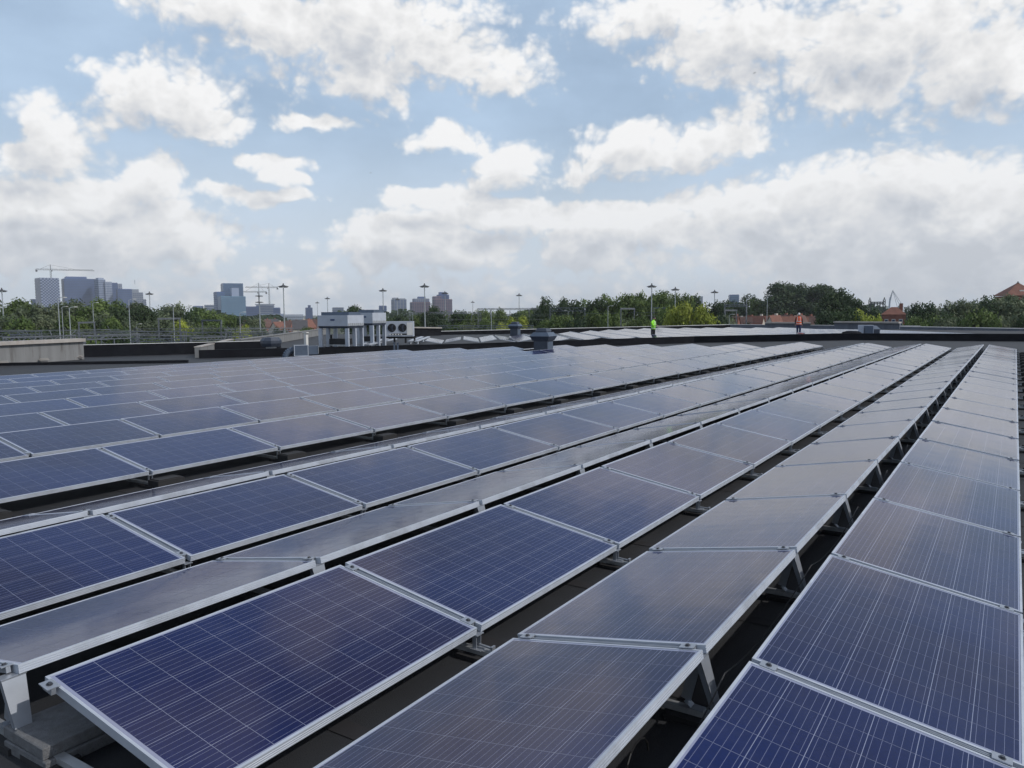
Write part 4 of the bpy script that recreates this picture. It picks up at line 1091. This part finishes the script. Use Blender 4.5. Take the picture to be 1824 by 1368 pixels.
# ------------------------------------------------------------------ trees
def leaf_mat(name, c1, c2, sc=.35):
    mt, N = newmat(name)
    tc = N.n('ShaderNodeTexCoord').outputs['Object']; geo = N.n('ShaderNodeNewGeometry').outputs['Position']
    r_ = N.n('ShaderNodeObjectInfo').outputs['Random']
    n1 = N.noise(geo, sc, 3, .6); n2 = N.noise(geo, 2.4, 2, .5)
    c = N.mix(N.ss(n1, .35, .65), c1, c2)
    k = N.m('MULTIPLY', N.m('MULTIPLY_ADD', n2, .9, .55), N.m('MULTIPLY_ADD', r_, .35, .82))
    c = N.vm('MULTIPLY', c, N.comb(k, k, k))
    d = N.n('ShaderNodeBsdfPrincipled', {'Base Color': c, 'Roughness': .6, 'Specular IOR Level': .25}); t = N.n('ShaderNodeBsdfTranslucent', {0: c})
    mx = N.n('ShaderNodeMixShader', {0: .28}); N.t.links.new(d.outputs[0], mx.inputs[1]); N.t.links.new(t.outputs[0], mx.inputs[2])
    finish(N, mx.outputs[0]); return mt
LEAF = {'d': leaf_mat('dark_green_leaves', (.030, .054, .026), (.060, .096, .038)), 'm': leaf_mat('mid_green_leaves', (.070, .112, .030), (.130, .182, .052)),
        'y': leaf_mat('yellow_green_leaves', (.24, .29, .04), (.36, .40, .07)), 'g': leaf_mat('grey_green_leaves', (.082, .112, .062), (.155, .185, .105))}
M_BARK = mat('tree_bark', (.07, .055, .045), .9, 0, .2, 6)
def crown_mesh(seed, n, shape='round', ls=.05):
    """leaf-clump faces spread through lobes; unit crown: radius 1, z from 0 to 1"""
    rg = random.Random(seed); b = MB(); lobes = []
    nl = 34 if shape != 'tall' else 22
    for i in range(nl):
        z = rg.uniform(.08, .92)
        env = math.sin(math.pi*min(1, max(0, (z*.74+.24))))**.55 if shape == 'round' else math.sin(math.pi*(z*.78+.18))**.8*.8
        t = rg.uniform(0, 2*math.pi); rr = env*rg.uniform(.25, .82)
        lobes.append((rr*math.cos(t), rr*math.sin(t), z*.9, rg.uniform(.20, .36), rg.uniform(.10, .19)))
    for i in range(n):
        lx, ly, lz, lr, lh = lobes[rg.randrange(nl)]
        a = rg.uniform(0, 2*math.pi); cz = rg.uniform(-1, 1); sr = math.sqrt(1-cz*cz); q = rg.uniform(.55, 1.08)
        nx, ny, nz = sr*math.cos(a), sr*math.sin(a), cz
        c = Vector((lx+nx*lr*q, ly+ny*lr*q, lz+nz*lh*q))
        if c.z < .0: continue
        nrm = Vector((nx+rg.uniform(-.9, .9), ny+rg.uniform(-.9, .9), nz+rg.uniform(-.6, 1.1))).normalized()
        t1 = nrm.orthogonal().normalized(); ang = rg.uniform(0, 6.28); t2 = nrm.cross(t1)
        e1 = (t1*math.cos(ang)+t2*math.sin(ang))*ls*rg.uniform(.6, 1.4); e2 = (t2*math.cos(ang)-t1*math.sin(ang))*ls*rg.uniform(.4, .9)
        e1.z *= .55; e2.z *= .55
        b.add([c-e1, c-e2*.8+e1*.1, c+e1, c+e2], [(0, 1, 2, 3)])
    return b.mesh('crown_'+shape, LEAF['m'])
CROWNS = {'r': [crown_mesh(s_, 6500, 'round', .046) for s_ in (1, 2, 3, 4, 5)], 't': [crown_mesh(s_, 2800, 'tall', .060) for s_ in (11, 12, 13)]}
tk = MB(); tk.tube((0, 0, 0), (0, 0, .55), .022, 7, .014)
for i in range(6):
    t = i*1.05; z = .30+.05*i; tk.tube((0, 0, z), (.16*math.cos(t), .16*math.sin(t), z+.2), .010, 5, .004)
ME_TRUNK = tk.mesh('trunk', M_BARK)
tree_i = 0
def tree(u, vt, wpx, D, kind='r', leaf='m', label='', low=.18):
    global tree_i
    if 1290 < u < 1475 and vt < 545: D *= 2.0
    p = at_range(u, vt, D); H = p.z-GZ; wd = wpx*D/FPX
    o = empty('tree', (p.x, p.y, GZ), 0, label, 'tree', 'trees beyond the roof'); o.rotation_euler[2] = (tree_i*2.39) % 6.28
    t = link('trunk', ME_TRUNK, o); t.scale = (H, H, H)
    wd *= 1.32 if 960 < u < 1300 else 1.2
    c = link('crown', CROWNS[kind][tree_i % len(CROWNS[kind])], o)
    c.location = (0, 0, H*low); c.scale = (wd/1.25, wd/1.25, H*(1-low)/.99)
    c.material_slots[0].link = 'OBJECT'; c.material_slots[0].material = LEAF[leaf]
    tree_i += 1; return o
SH = {'d': 'dark green', 'm': 'mid green', 'y': 'bright yellow green', 'g': 'grey green'}
# (u, v top, width, distance, shape, colour)
LEFT_B = [(-20, 534, 60, 165), (22, 528, 62, 160), (50, 538, 44, 150), (82, 536, 50, 165), (112, 533, 46, 150), (140, 532, 46, 160), (165, 527, 50, 150), (192, 531, 44, 160), (218, 537, 44, 150), (236, 534, 46, 165), (262, 541, 40, 150),
          (284, 542, 36, 165), (303, 537, 46, 155), (326, 540, 44, 160), (348, 546, 40, 170), (368, 547, 40, 165), (388, 556, 36, 180), (408, 559, 34, 175), (430, 557, 34, 190), (452, 563, 34, 170)]
cl = 'gmgdggmmdgdggddmmmdg'
for i, (u, v, w_, D) in enumerate(LEFT_B):
    tree(u, v, w_, D, 'r', cl[i], '%s tree from the left edge in the back of the left belt, %s' % (ORD[i], SH[cl[i]]))
LEFT_F = [(0, 556, 50, 130), (38, 560, 44, 128), (72, 556, 44, 134), (128, 558, 44, 130), (180, 553, 44, 132), (205, 560, 40, 128), (248, 562, 44, 134), (290, 556, 40, 138), (330, 566, 36, 134), (362, 572, 36, 130), (400, 576, 34, 130), (432, 577, 30, 128), (90, 577, 36, 122), (215, 580, 30, 120), (350, 590, 40, 112), (270, 596, 40, 110)]
LEFT_F.sort(); cl = 'gmgdmgmdgmgymgmy'
for i, (u, v, w_, D) in enumerate(LEFT_F):
    tree(u, v, w_, D, 'r', cl[i], '%s lower tree from the left edge, nearer the railway gantries, %s' % (ORD[i], SH[cl[i]]))
tree(638, 541, 38, 120, 'r', 'd', 'lone dark tree showing above the cooling units', low=.5)
MID = [(668, 558, 30, 150), (694, 557, 36, 160), (716, 558, 34, 155), (742, 556, 34, 160), (766, 551, 30, 150), (776, 541, 30, 158), (800, 549, 32, 165), (822, 549, 34, 160), (846, 551, 34, 155), (868, 548, 36, 165), (893, 547, 34, 160), (915, 553, 34, 150), (938, 549, 34, 165), (958, 556, 30, 150)]
cl = 'dmdmddmdmmmdmd'
for i, (u, v, w_, D) in enumerate(MID):
    tree(u, v, w_, D, 'r', cl[i], '%s tree right of the twin fan unit in the middle belt, %s' % (ORD[i], SH[cl[i]]))
MIDF = [(704, 570, 30, 130), (728, 574, 26, 128), (806, 570, 30, 130), (832, 574, 28, 128), (866, 566, 30, 130), (888, 572, 26, 125), (920, 560, 38, 128), (956, 572, 30, 130), (975, 566, 30, 128)]
cl = 'mgmgmyymm'
for i, (u, v, w_, D) in enumerate(MIDF):
    tree(u, v, w_, D, 'r', cl[i], '%s low bushy tree right of the twin fan unit, %s' % (ORD[i], SH[cl[i]]))
RB = [(974, 528, 36, 150), (998, 527, 34, 160), (1018, 524, 34, 150), (1040, 525, 36, 160), (1062, 527, 36, 150), (1085, 523, 38, 155), (1106, 519, 38, 150), (1130, 517, 38, 160), (1150, 522, 34, 150), (1170, 516, 44, 155), (1194, 516, 40, 165), (1214, 519, 40, 150), (1233, 523, 36, 165), (1258, 534, 34, 160), (1284, 531, 34, 155), (1310, 534, 30, 150), (1332, 521, 34, 160), (1352, 526, 34, 150), (1368, 530, 30, 165)]
cl = 'dddmdmmmmmmmdddddmd'
for i, (u, v, w_, D) in enumerate(RB):
    tree(u, v, w_, D, 't' if i in (2, 3, 16, 17) else 'r', cl[i], '%s tree from the left in the tall belt behind the two workers, %s' % (ORD[i], SH[cl[i]]))
RF = [(1000, 556, 40, 125), (1028, 562, 34, 122), (1062, 548, 42, 125), (1090, 552, 40, 122), (1118, 556, 40, 126), (1140, 560, 34, 122), (1182, 541, 46, 116), (1210, 540, 46, 112), (1238, 533, 52, 110), (1272, 552, 34, 122), (1292, 556, 30, 125)]
cl = 'mdmmgmmyydg'
for i, (u, v, w_, D) in enumerate(RF):
    tree(u, v, w_, D, 'r', cl[i], '%s nearer rounded tree from the left around the lime jacket worker, %s' % (ORD[i], SH[cl[i]]), low=.05)
BIG = [(1398, 499, 54, 150), (1420, 501, 44, 160), (1446, 500, 48, 150), (1466, 503, 50, 155), (1488, 512, 44, 150), (1508, 514, 42, 158), (1526, 528, 40, 150), (1544, 540, 34, 150), (1384, 515, 36, 160)]
BIG.sort()
for i, (u, v, w_, D) in enumerate(BIG):
    tree(u, v, w_, D, 'r', 'd', '%s tree from the left in the tallest dark clump on the right' % ORD[i])
BF = [(1480, 548, 40, 120), (1506, 545, 40, 118), (1532, 548, 40, 120), (1556, 556, 34, 116), (1546, 570, 30, 105), (1520, 574, 30, 105)]
BF.sort(); cl = 'dddymy'
for i, (u, v, w_, D) in enumerate(BF):
    tree(u, v, w_, D, 'r', cl[i], '%s lower tree from the left before the tallest dark clump, %s' % (ORD[i], SH[cl[i]]), low=.1)
RR = [(1645, 534, 36, 140), (1664, 541, 34, 145), (1680, 546, 34, 150), (1702, 530, 40, 140), (1722, 526, 42, 145), (1744, 531, 38, 150), (1764, 526, 40, 140), (1786, 524, 40, 145), (1808, 520, 56, 140), (1786, 520, 44, 150), (1835, 518, 56, 145), (1868, 524, 50, 140), (1578, 541, 10, 400), (1603, 542, 8, 400), (1611, 543, 8, 410), (1618, 541, 8, 400)]
RR.sort(); cl = 'dddddgmggddgdggd'
for i, (u, v, w_, D) in enumerate(RR):
    tree(u, v, w_, D, 't' if w_ < 12 else 'r', cl[i], '%s tree from the left between the bridge blade and the pyramid roof, %s' % (ORD[i], SH[cl[i]]))
RRF = [(1622, 558, 36, 112), (1650, 552, 40, 115), (1678, 560, 40, 110), (1700, 556, 38, 116), (1742, 545, 46, 110), (1768, 556, 36, 108), (1800, 550, 44, 114), (1836, 552, 44, 112), (1636, 572, 30, 104)]
RRF.sort(); cl = 'mmmgdmmgd'
for i, (u, v, w_, D) in enumerate(RRF):
    tree(u, v, w_, D, 'r', cl[i], '%s nearer leafy tree from the left above the streaked right parapet, %s' % (ORD[i], SH[cl[i]]), low=.05)
for i, (u, v, w_, D) in enumerate([(452, 578, 26, 150), (474, 584, 26, 140), (500, 580, 24, 150), (524, 586, 26, 140), (548, 580, 24, 150), (1308, 574, 24, 150), (1336, 572, 26, 150), (1362, 578, 24, 140), (1452, 572, 26, 140)]):
    tree(u, v, w_, D, 'r', 'gmdgmmdgm'[i], '%s small tree from the left standing in front of the red roofed terraces' % ORD[i])
# far woods on the horizon: one mass
rg = random.Random(9); b = MB()
for i in range(16000):
    u = rg.uniform(-200, 2050); D = rg.uniform(520, 1050)
    top = 7.5+2.5*math.sin(u*.021)+2*math.sin(u*.053+1)
    p = at_range(u, 560, D); z = GZ+rg.random()**.7*top*1.25
    nrm = Vector((rg.uniform(-1, 1), rg.uniform(-1, 1), rg.uniform(-.2, 1))).normalized(); t1 = nrm.orthogonal().normalized(); t2 = nrm.cross(t1); s_ = rg.uniform(1.0, 2.6)
    c = Vector((p.x, p.y, z)); b.add([c-t1*s_, c-t2*s_, c+t1*s_, c+t2*s_], [(0, 1, 2, 3)])
o = b.build('distant_woods', LEAF['d'], kind='stuff'); tag(o, 'hazy low line of distant woods along the horizon', 'woods')
# undergrowth along the railway
b = MB()
for i in range(9000):
    u = rg.uniform(-160, 1950); D = rg.uniform(98, 128)
    if 450 < u < 600: continue
    p = at_range(u, 560, D); z = GZ+rg.random()**.8*(5.5+1.6*math.sin(u*.05)+1.2*math.sin(u*.013))
    nrm = Vector((rg.uniform(-1, 1), rg.uniform(-1, 1), rg.uniform(-.2, 1))).normalized(); t1 = nrm.orthogonal().normalized(); t2 = nrm.cross(t1); s_ = rg.uniform(.2, .6)
    c = Vector((p.x, p.y, z)); b.add([c-t1*s_, c-t2*s_, c+t1*s_, c+t2*s_], [(0, 1, 2, 3)])
o = b.build('undergrowth', LEAF['m'], kind='stuff'); tag(o, 'scrubby undergrowth in front of the tree belts beyond the roof', 'undergrowth')

# birds
for i, (u, v, D) in enumerate(((1344, 130, 160), (660, 308, 220))):
    p = at_range(u, v, D); b = MB()
    b.add([(-.18, 0, 0), (0, -.05, .03), (.22, 0, 0), (0, .05, .03), (0, 0, -.05)], [(0, 1, 2, 3), (0, 4, 1), (1, 4, 2), (2, 4, 3), (3, 4, 0)])
    b.add([(0, .04, .01), (.08, .3, .10), (.0, .52, .02), (-.08, .3, .08), (0, -.04, .01), (.08, -.3, .10), (0, -.52, .02), (-.08, -.3, .08)], [(0, 1, 2, 3), (4, 7, 6, 5)])
    o = b.build('bird', M_LAMP); o.location = p; o.rotation_euler[2] = yaw_to_cam(p)+.6
    tag(o, ['tiny dark bird against the grey cloud at the upper right', 'tiny dark bird in the blue sky left of the centre'][i], 'bird')

# ------------------------------------------------------------------ air
HAZE = .00014
mt = bpy.data.materials.new('haze_air'); mt.use_nodes = True; mt.node_tree.nodes.clear(); N = NT(mt.node_tree)
pv = N.n('ShaderNodeVolumePrincipled', {'Color': (.88, .93, 1.0, 1), 'Density': HAZE, 'Anisotropy': .0})
ou = N.n('ShaderNodeOutputMaterial'); mt.node_tree.links.new(pv.outputs[0], ou.inputs['Volume'])
if HAZE > 0:
    b = MB(); b.box((0, 2500, 65), (9100, 8100, 150)); hz = b.build('haze', mt, kind='stuff')
    tag(hz, 'thin pale blue haze over the city', 'haze')
